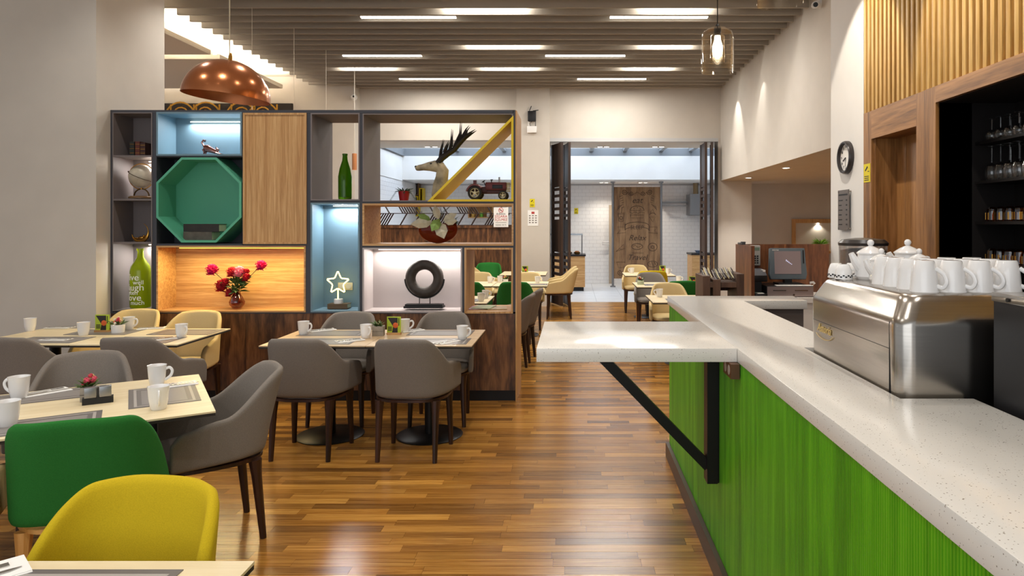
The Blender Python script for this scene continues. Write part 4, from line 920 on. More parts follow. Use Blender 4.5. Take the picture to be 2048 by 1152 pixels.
MB().box(.645-.8, .668-.8, 3.12-2.5, 3.18-2.5, .43, CT-.055).build('bracket_rail', BLK, bar)
a, b = Vector((.10, 3.15, CT-.075)), Vector((.62, 3.15, .50)); dn = (b-a).normalized(); nn = Vector((dn.z, 0, -dn.x))*.022; yy = Vector((0, .02, 0)); o_ = Vector((.8, 2.5, 0))
MB().loft([[p+nn+yy-o_, p-nn+yy-o_, p-nn-yy-o_, p+nn-yy-o_] for p in (a, b)]).build('bracket_brace', BLK, bar)
MB().box(.06-.8, .615-.8, 3.12-2.5, 3.18-2.5, CT-.068, CT-.055).build('bracket_top', BLK, bar)
MB().box(.63-.8, .664-.8, 2.72-2.5, 2.86-2.5, CT-.115, CT-.056).build('socket_box', mat('socket_brown', (92, 62, 40), .5), bar)
for k in (0, .06): MB().cyl((.629-.8, 2.76-2.5+k, CT-.085), (.634-.8, 2.76-2.5+k, CT-.085), .02).build('socket_outlet', mat('outlet_grey', (170, 160, 150), .5), bar)
# ---- espresso machine
em = thing('espresso_machine', 'large stainless steel espresso machine loaded with white cups', 'coffee machine', (1.19, 2.37, .9))
def rrect(x0, x1, y0, y1, r, z, n=8):
    o = []
    for cx, cy, a0 in ((x1-r, y1-r, 0), (x0+r, y1-r, PI/2), (x0+r, y0+r, PI), (x1-r, y0+r, 1.5*PI)):
        for i in range(n+1): a = a0+PI/2*i/n; o.append((cx+r*math.cos(a), cy+r*math.sin(a), z))
    return o
def mring(i, z, r=.05): return rrect(-.235+i, .25-i, -.375+i, .375-i, r, z)
MB().loft([mring(.03, .012), mring(.012, .02), mring(.004, .05), mring(0, .12), mring(-.004, .41), mring(-.002, .425), mring(.004, .437), mring(.026, .478), mring(.036, .494), mring(.048, .502), mring(.06, .505)]).build('machine_body', STEEL, em, 50)
MB().box(-.18, .2, -.32, .32, 0, .014).build('base', BLKP, em)
MB().box(-.2395, -.234, -.32, .33, .338, .3395).build('panel_seam', BLK, em); MB().box(-.2395, -.234, -.318, -.3165, .06, .42).build('panel_seam', BLK, em)
o = text('Astoria', .046, mat('gold_print', (206, 178, 110), .4, .4), (-.2405, .215, .315), (PI/2, 0, -PI/2), em, 'logo', shear=.35)
MB().tube([(-.2405, .215+.09*math.cos(a), .306+.03*math.sin(a)) for a in [PI*(1.08+.75*i/12) for i in range(13)]], .0013, 5).build('logo', mat('gold_print', (206, 178, 110), .4, .4), em)
rl = None and MB().tube([Vector(p) for p in rrect(-.175, .19, -.315, .315, .04, .525, 6)]+[Vector(rrect(-.175, .19, -.315, .315, .04, .525, 6)[0])], .004, 6)
MT = 1.405
for i, X in enumerate((1.083, 1.168, 1.253, 1.338)):
    for j in range(4 if i < 1 else 3):
        put_mug(Vector((X+.003*(j % 2), 2.105+j*.092, MT)), -.8+R.uniform(-.06, .06), 'upturned white mug on top of the espresso machine', 'upturned mugs on the espresso machine', True, .98)
pot0 = thing('milk_pot', 'x', 'pot')
MB().lathe([(.001, 0), (.040, 0), (.047, .01), (.046, .05), (.041, .082), (.043, .086), (.001, .086)], n=24).build('pot_body', WHITEC, pot0)
MB().lathe([(.045, .086), (.045, .09), (.025, .104), (.008, .112), (.006, .114), (.001, .114)], n=24).build('lid', WHITEC, pot0)
MB().ball((0, 0, .123), .0115, 8).build('knob', WHITEC, pot0)
MB().tube([(-.03, 0, .035), (-.052, 0, .06), (-.066, 0, .088)], [.02, .014, .009], 10).build('spout', WHITEC, pot0)
MB().tube(cr_spline([(.044, 0, .07), (.07, 0, .072), (.074, 0, .045), (.045, 0, .022)], 4), .005, 6).build('handle', WHITEC, pot0)
for i, (X, y, sc_) in enumerate(((1.125, 2.58, 1.12), (1.115, 2.468, .9), (1.28, 2.61, 1.12), (1.245, 2.455, .9))):
    lab = ('tall lidded white pot beside the espresso cups', 'small lidded white pot behind the row of mugs', 'tall lidded white pot at the wall side of the machine top', 'small lidded white pot between the tall pots')[i]
    o = pot0 if i == 0 else dup(pot0, (0, 0, 0), 0, lab, 'lidded white pots on the machine'); o.location = (X, y, MT); o.scale = (sc_,)*3; o['label'] = lab; o['group'] = 'lidded white pots on the machine'
cup0 = thing('espresso_cup', 'upturned white espresso cup with black check rim on the machine', 'cup', group='espresso cups on the machine')
MB().lathe([(.032, 0), (.032, .004), (.03, .03), (.022, .052), (.018, .056), (.001, .056)], n=22).build('cup_body', WHITEC, cup0)
for k in range(22):
    a = 2*PI*k/22
    for rr in (0, 1): 
        if (k+rr) % 2: MB().box(.0308, .0328, -.0035, .0035, .006+rr*.005, .011+rr*.005).build('check', BLKP, cup0).rotation_euler = (0, 0, a)
MB().tube([(.028, 0, .035), (.045, 0, .034), (.044, 0, .016), (.031, 0, .012)], .0035, 6).build('handle', WHITEC, cup0)
for i, (X, y) in enumerate(((1.03, 2.67), (1.10, 2.685), (1.03, 2.60), (1.17, 2.69))):
    o = cup0 if i == 0 else dup(cup0, (0, 0, 0)); o.location = (X, y, MT); o.rotation_euler = (0, 0, -1.2+i*.5)
# ---- grinder
g = thing('coffee_grinder', 'coffee grinder with clear bean hopper and dark lid behind the machine', 'coffee grinder', (1.30, 3.06, .9))
MB().loft([rrect(-.09, .09, -.11, .11, .03, 0), rrect(-.09, .09, -.11, .11, .03, .3), rrect(-.07, .07, -.07, .07, .03, .42), rrect(-.07, .07, -.07, .07, .03, .5)]).build('grinder_body', BLKP, g)
MB().lathe([(.06, .5), (.1, .53), (.102, .62), (.099, .62), (.097, .532), (.058, .503)], n=28, cap=False).build('hopper', mat('hopper_plastic', (230, 226, 220), .1, trans=.9, alpha=.4), g)
MB().lathe([(.001, .503), (.055, .503), (.094, .533), (.095, .595), (.06, .605), (.001, .607)], n=28).build('beans', mat('coffee_beans', (66, 40, 24), .5, var=.5, scale=110, bump=.8), g)
MB().lathe([(.104, .618), (.106, .63), (.09, .645), (.03, .652), (.001, .653)], n=28).build('lid', mat('dark_lid', (44, 38, 36), .3), g)
MB().box(-.05, .05, -.16, -.11, 0, .02).build('tray', STEELD, g)
# second appliance
g = thing('black_appliance', 'black sided appliance with steel top beside the espresso machine', 'appliance', (1.5, 1.68, .9))
MB().box(-.31, .3, -.26, .25, 0, .495).build('cabinet', mat('black_panel', (30, 29, 31), .45), g); MB().box(-.315, .305, -.265, .255, .495, .52).build('top_plate', STEEL, g, bevel=.003)
MB().cyl((-.318, .18, .505), (-.314, .18, .505), .006, n=8).build('screw', BLK, g)
# ---- bar shelves with glasses
for i, z in enumerate((2.189, 1.915, 1.635, 1.35)):
    sh = MB().box(2.82, 3.098, 2.0, 4.785, z-.02, z).build('bar_shelf', BLK); tag(sh, ('top black bar shelf holding small upturned wine glasses', 'black bar shelf holding tall upturned wine glasses', 'black bar shelf holding amber tumblers, upper one', 'black bar shelf holding amber tumblers, lower one')[i], 'shelf')
WG = thin_glass('wine_glass', (255, 255, 255), .06, .7)
def wineglass(h, r, label, group):
    t = thing('wine_glass', label, 'wine glass', group=group); b_ = h*.52
    MB().lathe([(r*.78, 0), (r*.95, b_*.3), (r, b_*.5), (r*.8, b_*.82), (r*.3, b_*.98), (.004, b_*1.02)], n=18, cap=False).build('bowl', WG, t)
    MB().lathe([(.004, b_*1.0), (.0035, h*.7), (.004, h*.96), (.01, h*.985)], n=8).build('stem', WG, t)
    MB().lathe([(.01, h*.98), (r*.85, h*.995), (r*.85, h), (.001, h)], n=18).build('foot', WG, t); return t
w1 = wineglass(.15, .041, 'small upturned wine glass on the top bar shelf', 'wine glasses on the top shelf'); w2 = wineglass(.235, .046, 'tall upturned wine glass on the second bar shelf', 'wine glasses on the second shelf')
tb = thing('tumbler', 'upturned amber patterned tumbler on the third bar shelf', 'tumbler', group='amber tumblers on the third shelf')
MB().lathe([(.034, 0), (.038, .01), (.038, .05), (.033, .085), (.02, .098), (.001, .1)], n=14, cap=False).build('glass_body', thin_glass('tumbler_amber', (214, 160, 70), .08, .6), tb, 20)
for k in range(7): MB().box(.0375, .0395, -.004, .004, .012, .06).build('facet', GOLD, tb).rotation_euler = (0, 0, 2*PI*k/7)
for src, z, hh in ((w1, 2.189, 0), (w2, 1.915, 0), (tb, 1.635, 0), (tb, 1.35, 1)):
    first = True
    for X in (2.885, 2.99):
        for k in range(6):
            loc = (X, 4.70-k*.096-(.04 if X > 2.9 else 0), z)
            if first and not hh: src.location = loc
            else:
                o = dup(src, loc, R.uniform(0, 3))
                if hh: o['label'] = 'upturned amber patterned tumbler on the lowest bar shelf'; o['group'] = 'amber tumblers on the lowest shelf'
            first = False
# ---- clock, price board, stickers, cameras on the bar column
ck = thing('wall_clock', 'round dark rimmed wall clock on the white column', 'clock', (BX, 6.34, 2.237), -PI/2)   # local -y faces the room
rot = Matrix.Rotation(PI/2, 4, 'X')
MB().lathe([(.153, 0), (.153, .03), (.145, .045), (.132, .045), (.128, .03), (.128, .012)], n=40, cap=False).build('rim', mat('clock_rim', (62, 58, 58), .3, .3), ck).matrix_local = rot
MB().lathe([(.001, .0), (.15, .0), (.15, .014), (.001, .014)], n=40).build('face', WHITEP, ck).matrix_local = rot
for k in range(12):
    a = PI/2-2*PI*(k+1)/12; text(str(k+1), .036, BLKP, (.103*math.cos(a), -.0155, .103*math.sin(a)), (PI/2, 0, 0), ck, 'numeral')
for a, L, w_ in ((math.radians(205), .07, .005), (math.radians(262), .085, .0035)):
    MB().tube([(0, -.018, 0), (L*math.cos(a), -.018, L*math.sin(a))], w_, 6, .3).build('hand', BLKP, ck)
pb = thing('price_board', 'grey price list board on steel standoffs under the clock', 'sign', (BX-.025, 6.37, 1.75), -PI/2)
MB().box(-.125, .125, -.004, .004, -.187, .187).build('plate', mat('price_plate', (116, 108, 104), .35, .3), pb)
for sx in (-.11, .11):
    for sz in (-.17, .17): MB().cyl((sx, -.008, sz), (sx, .025, sz), .008, n=10).build('standoff', STEEL, pb)
MB().box(-.1, .1, -.0055, -.004, .135, .15).build('heading_print', BLKP, pb)
for k in range(6):
    MB().box(-.1, -.1+R.uniform(.06, .09), -.0055, -.004, .085-k*.045, .095-k*.045).build('line_print', BLKP, pb); MB().box(.065, .095, -.0055, -.004, .083-k*.045, .097-k*.045).build('price_print', BLKP, pb)
def cctv_sticker(loc, rz, w_, h_, label):
    t = thing('camera_notice', label, 'sticker', loc, rz); MB().box(-w_/2, w_/2, -.002, 0, -h_/2, h_/2).build('sheet', mat('notice_yellow', (226, 208, 20), .5), t)
    MB().loft([[(-w_*.3, -.003, h_*.16), (-w_*.2, -.003, h_*.1), (-w_*.2, -.002, h_*.1), (-w_*.3, -.002, h_*.16)], [(w_*.05, -.003, h_*.38), (w_*.16, -.003, h_*.3), (w_*.16, -.002, h_*.3), (w_*.05, -.002, h_*.38)]]).build('camera_symbol', BLKP, t)
    MB().box(w_*.12, w_*.36, -.003, -.002, h_*.06, h_*.1).build('camera_arm', BLKP, t)
    for k in range(3): MB().box(-w_*.38, w_*.3, -.003, -.002, -h_*(.2+.1*k), -h_*(.16+.1*k)).build('line_print', BLKP, t)
cctv_sticker((BX-.001, 5.915, 2.06), -PI/2, .13, .16, 'yellow camera notice on the walnut door frame')
cctv_sticker((PX(1064.5, 13.5), 13.498, PZ(406, 13.5)), 0, .1, .165, 'yellow camera notice on the wall column'); cctv_sticker((PX(1152.5, 18.75), 18.785, PZ(422, 18.75)), 0, .11, .16, 'yellow camera notice on the white tiles')
t = thing('security_camera', 'white bullet security camera on the right wall under the ceiling', 'security camera', (2.94, 8.12, 4.24))
MB().lathe([(.06, 0), (.055, .03), (.02, .05)], n=18).build('mount', WALLW, t).matrix_local = Matrix.Rotation(-PI/2, 4, 'Y')
MB().tube([(-.04, 0, 0), (-.08, -.02, -.02)], .015, 8).build('arm', WALLW, t); MB().cyl((-.05, .05, 0), (-.1, -.13, -.05), .038, n=16).build('camera_body', WALLW, t); MB().cyl((-.1, -.13, -.05), (-.101, -.134, -.051), .028, n=16).build('lens', BLKP, t)
t = thing('security_camera', 'small white security camera on the wall above the divider', 'security camera', (PX(707, 13.25), 13.3, PZ(194, 13.25)))
MB().cyl((0, -.03, 0), (0, 0, 0), .06, n=16).build('mount', WALLW, t); MB().ball((0, -.06, 0), .05, 8).build('camera_body', WALLW, t); MB().cyl((.02, -.1, 0), (.02, -.11, 0), .02, n=10).build('lens', BLKP, t)
# ================================================================ CASH DESK
DKX = 1.62
dk = thing('cash_desk', 'walnut panelled cash desk behind the far end of the bar', 'desk', (2.1, 6.5, 0)); bo_ = lambda mb, x0, x1, y0, y1, z0, z1: mb.box(x0-2.1, x1-2.1, y0-6.5, y1-6.5, z0, z1)
WALD = wood('walnut_desk', (84, 46, 24), (116, 68, 38), (140, 88, 52), 2, 7, .35, along=.2, dist=2)
bo_(MB(), DKX, DKX+.03, 6.2, 6.80, 0, 1.42).build('side_panel', WALD, dk); bo_(MB(), DKX+.03, 2.54, 6.77, 6.80, 0, 1.42).build('back_panel', WALD, dk)
bo_(MB(), DKX+.03, 2.54, 6.22, 6.77, .90, .945).build('desk_top', mat('white_board', (226, 222, 216), .4), dk)
bo_(MB(), DKX+.05, 2.54, 6.24, 6.265, .45, .90).build('front_apron', mat('white_board', (226, 222, 216), .4), dk)
bo_(MB(), DKX+.03, 2.54, 6.26, 6.77, 0, .06).build('foot_board', WALD, dk)
q = Vector((PX(1580, 6.3), 6.3, .945))
t = thing('cash_box', 'black cash box with brushed steel front under the till', 'cash box', q)
MB().box(-.215, .215, 0, .4, 0, .1).build('drawer_box', BLKP, t); MB().box(-.212, .212, -.012, 0, .006, .096).build('drawer_front', mat('drawer_steel', (176, 160, 156), .35, .7), t)
for sx in (-1, 1): MB().box(sx*.1-.06, sx*.1+.06, -.015, -.012, .058, .066).build('slot', STEEL, t)
MB().cyl((.03, -.02, .022), (.03, -.012, .022), .009, n=12).build('lock', STEEL, t)
t = thing('pos_terminal', 'grey touch screen till terminal on the cash box', 'till', q+Vector((.03, .16, .1)))
GP = mat('terminal_grey', (88, 98, 104), .45)
MB().box(-.11, .11, -.08, .1, 0, .02).box(-.035, .035, -.02, .05, .02, .07).build('stand', BLKP, t)
o = MB().loft([[(x*1.0, y, z) for x, z in ((-.165, .05), (.165, .05), (.178, .1), (.172, .18), (.163, .345), (-.163, .345), (-.172, .18), (-.178, .1))] for y in (-.03, .03)]).build('housing', GP, t, bevel=.006); o.rotation_euler = (-.12, 0, 0)
o = MB().box(-.128, .122, -.034, -.029, .10, .315).build('screen', mat('screen', (120, 104, 100), .2, emis=.12, ecol=(170, 150, 150)), t); o.rotation_euler = (-.12, 0, 0)
o = MB().box(.142, .152, -.034, -.029, .2, .325).build('card_slot', BLKP, t); o.rotation_euler = (-.12, 0, 0)
o = text('micros', .022, WHITEP, (-.115, .008, .332), (PI/2-.12, 0, 0), t, 'brand_lettering'); o.location = (-.115, -.0325+.34*.118-.0375+.0, .328)
o.location.y = -.031+.04-.001-.0*.1; o.location.y = -.030*math.cos(.12)+.330*math.sin(.12)-.0025
for k in range(5): MB().box(-.02+k*.012, -.012+k*.012, -.0355, -.034, .22-k*.008, .235-k*.01).build('screen_mark', mat('screen_mark', (200, 200, 230), .4, emis=.6), t).rotation_euler = (-.12, 0, 0)
t = thing('paper_sheets', 'white receipts lying on the cash box', 'papers', q+Vector((.02, .04, .1))); MB().box(-.14, .2, -.03, .04, 0, .006).build('sheet_stack', WHITEP, t); MB().tube([(.2, 0, .004), (.22, -.01, .02), (.2, -.02, .035), (.17, -.02, .03)], .012, 6, .2).build('curled_slip', WHITEP, t)
t = thing('receipt_printer', 'dark grey receipt printer beside the till', 'printer', Vector((1.745, 6.52, 1.075)))
MB().box(-.085, .085, -.1, .1, 0, .06).build('printer_base', BLKP, t, bevel=.006); MB().loft([[(-.085, -.08, .06), (.085, -.08, .06), (.085, .1, .06), (-.085, .1, .06)], [(-.08, -.03, .1), (.08, -.03, .1), (.08, .1, .115), (-.08, .1, .115)]]).build('cover', mat('printer_grey', (110, 114, 122), .4), t)
MB().box(.055, .08, -.05, .06, .09, .108).build('key_strip', WHITEP, t)
pr = thing('printer_riser', 'small black riser shelf under the receipt printer', 'riser', Vector((1.715, 6.52, .945)))
MB().box(-.055, .06, -.1, .1, 0, .13).build('riser_board', BLKP, pr)
t = thing('card_reader', 'black card payment terminal on the cash desk', 'card reader', Vector((PX(1519, 6.3), 6.30, .945)))
MB().box(-.055, .06, -.06, .07, 0, .035).build('body', BLKP, t, bevel=.008); MB().box(-.03, .03, -.05, .0, .035, .039).build('key_pad', WHITEP, t); MB().box(-.035, .035, .01, .05, .035, .04).build('display', mat('lcd', (120, 140, 120), .3), t)
t = thing('desk_phone', 'grey cordless desk phone standing against the walnut panel', 'phone', Vector((PX(1513, 6.7), 6.74, 1.21)))
MB().box(-.055, .045, -.02, .03, 0, .2).build('phone_body', mat('phone_grey', (176, 174, 168), .45), t, bevel=.008); MB().box(-.045, .035, -.023, -.02, .15, .18).build('display', mat('lcd', (120, 140, 120), .3), t)
for i in range(4):
    for j in range(3): MB().box(-.04+j*.024, -.024+j*.024, -.023, -.02, .02+i*.022, .034+i*.022).build('key', BLKP, t)
t = thing('handset', 'small dark handset lying on top of the cash desk panel', 'phone handset', Vector((DKX+.015, 6.62, 1.42))); MB().box(-.02, .02, -.08, .08, 0, .02).build('grip', mat('handset_grey', (72, 74, 76), .4), t, bevel=.005); MB().box(-.022, .022, -.08, -.045, .018, .03).build('ear_piece', mat('handset_grey', (72, 74, 76), .4), t, bevel=.004)
t = thing('fern_plant', 'small bright green fern in the lit niche', 'plant', Vector((PX(1642, 14.3), 14.33, PZ(492, 14.4)))); lf = MB()
for i in range(70):
    a = R.uniform(0, 2*PI); leaf(lf, (0, 0, .03), (math.cos(a), math.sin(a)*.5, R.uniform(.2, 1.6)), R.uniform(.1, .22), .010, curl=.3)
lf.build('frond', mat('fern', (120, 168, 40), .6, var=.2, scale=20), t, 0); MB().lathe([(.06, -.1), (.08, .03), (.06, .03)], n=14).build('pot', WHITEC, t)
sb = MB().box(PX(1583, 14.4), PX(1720, 14.4), 14.25, 14.54, PZ(492, 14.4)-.15, PZ(492, 14.4)-.1).build('niche_shelf', OAKH); tag(sb, 'oak shelf under the fern in the lit niche', 'shelf')
# ---- cutlery stand
SD = 5.9; t = thing('cutlery_stand', 'dark wood cutlery stand holding trays of handles', 'cutlery stand', (PX(1437, SD), SD, 0)); x0 = PX(1437, SD)
WS = wood('stand_wood', (70, 48, 36), (92, 66, 50), (108, 80, 62), 2, 8, .5)
for px, h in ((1402, PZ(545, SD)), (1422, PZ(552, SD)), (1468, PZ(541, SD))): MB().box(PX(px, SD)-x0-.012, PX(px, SD)-x0+.05, -.15, .2, 0, h-.02).build('side_board', WS, t)
for a, b in ((1404, 1422), (1424, 1468)):
    MB().box(PX(a, SD)-x0, PX(b, SD)-x0, -.12, .18, PZ(566, SD), PZ(562, SD)).build('tray_floor', WS, t); MB().box(PX(a, SD)-x0, PX(b, SD)-x0, -.14, -.12, PZ(572, SD), PZ(562, SD)).build('tray_lip', WS, t)
MB().box(PX(1404, SD)-x0, PX(1468, SD)-x0, .18, .2, PZ(585, SD), PZ(549, SD)).build('rear_board', WS, t)
for i in range(26):
    px = 1406+i*2.25+(6 if i > 6 else 0); m = (BLKP, STEEL, mat('bone_handle', (206, 196, 150), .5), STEELD)[i % 4]; x = PX(px, SD)
    o = MB().tube([(0, 0, 0), (.001, .1, .03), (.003, .2, .07)], [.0045, .0045, .004], 6).build('cutlery_piece', m); o.location = (x, SD-.1, PZ(561, SD)+.01+R.uniform(0, .03))
    tag(o, ('black handled', 'steel', 'bone handled', 'dull steel')[i % 4]+' cutlery piece lying in the dark wood stand', 'cutlery', 'cutlery in the stand, '+('black', 'steel', 'bone', 'dull')[i % 4])
# ================================================================ FOLDING DOORS
FD = wood('door_brown', (44, 30, 24), (58, 40, 31), (72, 52, 40), 2, 8, .45)
def folding(a, b, label):
    a, b = Vector(a), Vector(b); L = (b-a).length; ang = math.atan2(b.y-a.y, b.x-a.x); t = thing('folding_door_leaf', label, 'door', (a.x, a.y, 0), ang)
    Hh = 3.24; st = .09
    for x in (0, L-st): MB().box(x, x+st, -.025, .025, .02, Hh).build('stile', FD, t)
    for z0, z1 in ((.02, .42), (1.07, 1.72), (2.37, Hh)): MB().box(st, L-st, -.015, .015, z0, z1).build('panel', FD, t)
    for base in (.42, 1.72):
        for k in range(5): MB().box(st, L-st, -.02, .02, base+.055+k*.13, base+.055+k*.13+.055).build('slat', FD, t)
folding((PX(1104, 13.98), 13.98, 0), (PX(1124, 13.42), 13.42, 0), 'folded dark slatted door leaf against the wall column'); folding((PX(1128, 13.98), 13.98, 0), (PX(1139, 13.42), 13.42, 0), 'folded dark slatted door leaf at the free end by the buffet')
folding((PX(1422, 13.98), 13.98, 0), (PX(1424, 13.42), 13.42, 0), 'folded dark slatted door leaf against the right pier'); folding((PX(1402, 13.98), 13.98, 0), (PX(1412, 13.42), 13.42, 0), 'folded dark slatted door leaf facing the carved panel')
# ================================================================ WALL COLUMN ITEMS
yc = 13.498
t = thing('wifi_router', 'black wall box with two antennas on the wall column', 'router', P(1064, 243, yc)); MB().box(-.08, .08, -.06, 0, 0, .2).build('box', BLKP, t, bevel=.006); MB().cyl((-.05, -.03, .2), (-.01, -.03, .3), .008, n=8).build('antenna', BLKP, t); MB().cyl((.02, -.03, .205), (.13, -.03, .22), .008, n=8).build('antenna', BLKP, t)
t = thing('access_point', 'white network box under the black router', 'router', P(1064, 266, yc)); MB().box(-.095, .095, -.05, 0, 0, .13).build('box', WHITEP, t, bevel=.006)
for k in (-.07, .07): MB().cyl((k, -.03, .13), (k, -.03, .22), .007, n=8).build('antenna', BLKP if k > 0 else WHITEP, t)
MB().tube([(-.02, -.02, .13), (-.04, -.03, .18), (0, -.02, .235)], .005, 6).build('cable', BLKP, t)
t = thing('notice_sheet', 'white notice sheet with small pictograms on the wall column', 'sign', P(1066, 436, yc)); MB().box(-.105, .105, -.003, 0, -.155, .155).build('sheet', WHITEP, t); MB().box(-.03, .03, -.004, -.003, .08, .125).build('red_print', mat('red_print', (180, 60, 54), .5), t)
for i in range(4):
    for j in range(3): MB().box(-.08+j*.06, -.045+j*.06, -.004, -.003, .035-i*.045, .055-i*.045).build('pictogram', mat('grey_print', (120, 110, 104), .6), t)
# ================================================================ HALF WALL SCREEN, SIGN
yb = 13.7; sx0, sx1 = -4.22, -1.14
t = thing('chevron_screen', 'dark metal chevron screen on top of the walnut half wall', 'screen', ((sx0+sx1)/2, yb, 1.6)); cx = (sx0+sx1)/2; MET = mat('screen_metal', (52, 36, 30), .5)
for z in (.0, .235, .47): MB().box(sx0-cx, sx1-cx, -.012, .012, z, z+.014).build('rail', MET, t)
hx = .235*.58
for rowi in range(2):
    z0 = .007+rowi*.235; sg = 1 if rowi == 0 else -1; x = sx0-cx+.2
    m_ = 0
    while x < sx1-cx-.2:
        grp = m_ % 3; n_ = 8 if (grp+rowi) % 3 == 0 else 1
        for k in range(n_):
            xx = x+k*.05
            if xx < sx1-cx-.2: MB().tube([(xx-sg*hx/2, 0, z0), (xx+sg*hx/2, 0, z0+.235)], .014, 4).build('slanted_bar', MET, t)
        x += .05*n_+.22; m_ += 1
t = thing('no_smoking_sign', 'white no smoking sign with red lettering on the screen', 'sign', P(1002, 434.5, 13.55)); w_, h_ = .29, .39
MB().box(-w_/2, w_/2, -.008, .008, -h_/2, h_/2).build('plate', WHITEP, t); RD = mat('sign_red', (190, 40, 36), .5)
MB().tube([(.045*math.cos(a), -.0095, .14+.045*math.sin(a)) for a in [2*PI*i/20 for i in range(21)]], .005, 5).build('no_symbol', RD, t); MB().tube([(-.03, -.0095, .17), (.03, -.0095, .11)], .005, 5).build('no_symbol_bar', RD, t); MB().box(-.03, .025, -.010, -.008, .133, .143).build('cigarette_symbol', BLKP, t)
for tx, sz, z, m in (('BURADA', .045, .065, BLKP), ('SİGARA', .07, .015, RD), ('İÇİLMEZ', .065, -.05, RD), ('CEZASI 193 TL', .035, -.155, BLKP)): text(tx, sz, m, (0, -.009, z), (PI/2, 0, 0), t)
for k in range(2): MB().box(-.11, .11, -.0095, -.008, -.1-k*.014, -.096-k*.014).build('line_print', mat('grey_print', (120, 110, 104), .6), t)
# ================================================================ TILED ROOM FURNISHINGS
def cubebox(name, px0, px1, py0, py1, d, m, label, dep=.3):
    a, b = P(px0, py1, d), P(px1, py0, d); w_, h_ = (b.x-a.x)/2, b.z-a.z; t = thing(name, label, 'shelf box', ((a.x+b.x)/2, d, a.z)); e = .025
    MB().box(-w_, w_, 0, dep, 0, e).box(-w_, w_, 0, dep, h_-e, h_).box(-w_, -w_+e, 0, dep, e, h_-e).box(w_-e, w_, 0, dep, e, h_-e).build('frame', m, t); MB().box(-w_+e, w_-e, dep-.01, dep, e, h_-e).build('back_panel', m, t); return t
DW = 18.48
cubebox('shelf_box', 776, 800, 388, 432, DW, OAKM, 'oak shelf box on the tiled wall beside the red plant pot'); cubebox('shelf_box', 807, 837, 363, 391, DW, wood('brown_box', (96, 66, 44), (120, 86, 60), (140, 104, 74), 2, 8, .5), 'brown shelf box hung high on the tiled wall')
cubebox('shelf_box', 838, 846, 376, 403, DW, YEL, 'narrow yellow shelf box on the tiled wall'); cubebox('shelf_box', 787, 818, 433.5, 452, DW, YEL, 'yellow shelf box low behind the chevron screen'); cubebox('shelf_box', 806, 836, 392, 432.5, DW, YEL, 'square yellow shelf box behind the trailing succulent')
cubebox('shelf_box', 936, 986, 410, 436, DW, OAKM, 'wide oak shelf box with jars behind the sign')
for px, c, nm in ((804, (196, 60, 40), 'red'), (811, (60, 120, 60), 'green')):
    d = DW+.12; t = thing('jar', nm+' jar in the low yellow shelf box', 'jar', (PX(px, d), d, PZ(452, DW)+.025)); MB().lathe([(.001, 0), (.045, 0), (.045, .1), (.03, .12), (.03, .14), (.001, .14)], n=14).build('jar_body', mat('jar_'+nm, c, .3), t); MB().lathe([(.034, .14), (.034, .165), (.001, .165)], n=12).build('lid', WHITEP, t)
for px, c, nm in ((946, (220, 180, 90), 'tan'), (963, (110, 180, 50), 'green'), (977, (226, 220, 210), 'white')):
    d = DW+.12; t = thing('canister', nm+' canister in the wide oak shelf box', 'canister', (PX(px, d), d, PZ(436, DW)+.025)); MB().lathe([(.001, 0), (.05, 0), (.05, .12), (.001, .12)], n=14).build('body', mat('can_'+nm, c, .4), t); MB().lathe([(.053, .12), (.053, .14), (.02, .16), (.001, .16)], n=14).build('lid', OAKH, t)
def buffet(x0, x1, y0, y1, label):
    t = thing('buffet_counter', label, 'counter', ((x0+x1)/2, (y0+y1)/2, 0)); w_, d_ = (x1-x0)/2, (y1-y0)/2
    MB().box(-w_+.03, w_-.03, -d_+.03, d_-.03, 0, .1).build('plinth', BLK, t); MB().box(-w_, w_, -d_, d_, .1, .85).build('cabinet', OAKH, t); MB().box(-w_-.02, w_+.02, -d_-.02, d_+.02, .85, .89).build('worktop', BLKP, t); return t
bf = buffet(-1.2, PX(1170, 16.6), 16.6, 17.4, 'oak buffet counter with black top and glass guard'); cxb = bf.location.x; xr = PX(1164, 16.6)-cxb
for x in (xr, xr-.9): MB().cyl((x, -.3, .89), (x, -.3, 1.36), .014, n=10).build('guard_post', STEELD, bf)
MB().box(xr-1.0, xr+.02, -.36, .1, 1.36, 1.4).build('guard_shelf', mat('guard_glass', (150, 165, 175), .1, alpha=.5), bf)
for i, k in enumerate((.12, .32, .52)):
    t = thing('food_dish', ('round brass dish of food on the buffet', 'steel dish of food on the buffet', 'white dish of food on the buffet')[i], 'dish', (cxb+xr-k, 16.85, .89)); MB().lathe([(.001, 0), (.06, 0), (.09, .05), (.085, .05), (.001, .03)], n=18).build('dish', (GOLD, STEEL, WHITEC)[i], t); MB().ball((0, 0, .055), .06, 8, (1, 1, .5)).build('food', mat('food_%d' % i, ((150, 90, 40), (190, 150, 70), (120, 110, 50))[i], .7, var=.4, scale=40), t)
b2 = buffet(PX(1384, 17.3), 4.6, 17.3, 18.0, 'oak side counter under the steel hood'); 
t = thing('blue_bowl', 'small blue bowl on the side counter', 'bowl', (PX(1397, 17.5), 17.5, .89)); MB().lathe([(.001, 0), (.05, 0), (.1, .07), (.095, .07), (.001, .01)], n=18).build('bowl_body', mat('blue_bowl', (130, 150, 176), .3), t); MB().lathe([(.04, 0), (.04, -.0), (.045, .006)], n=14).build('foot_ring', WHITEC, t)
t = thing('extractor_hood', 'steel extractor hood with duct on the tiled wall', 'extractor hood', (PX(1392, 18.4), 18.45, PZ(430, 18.4)))
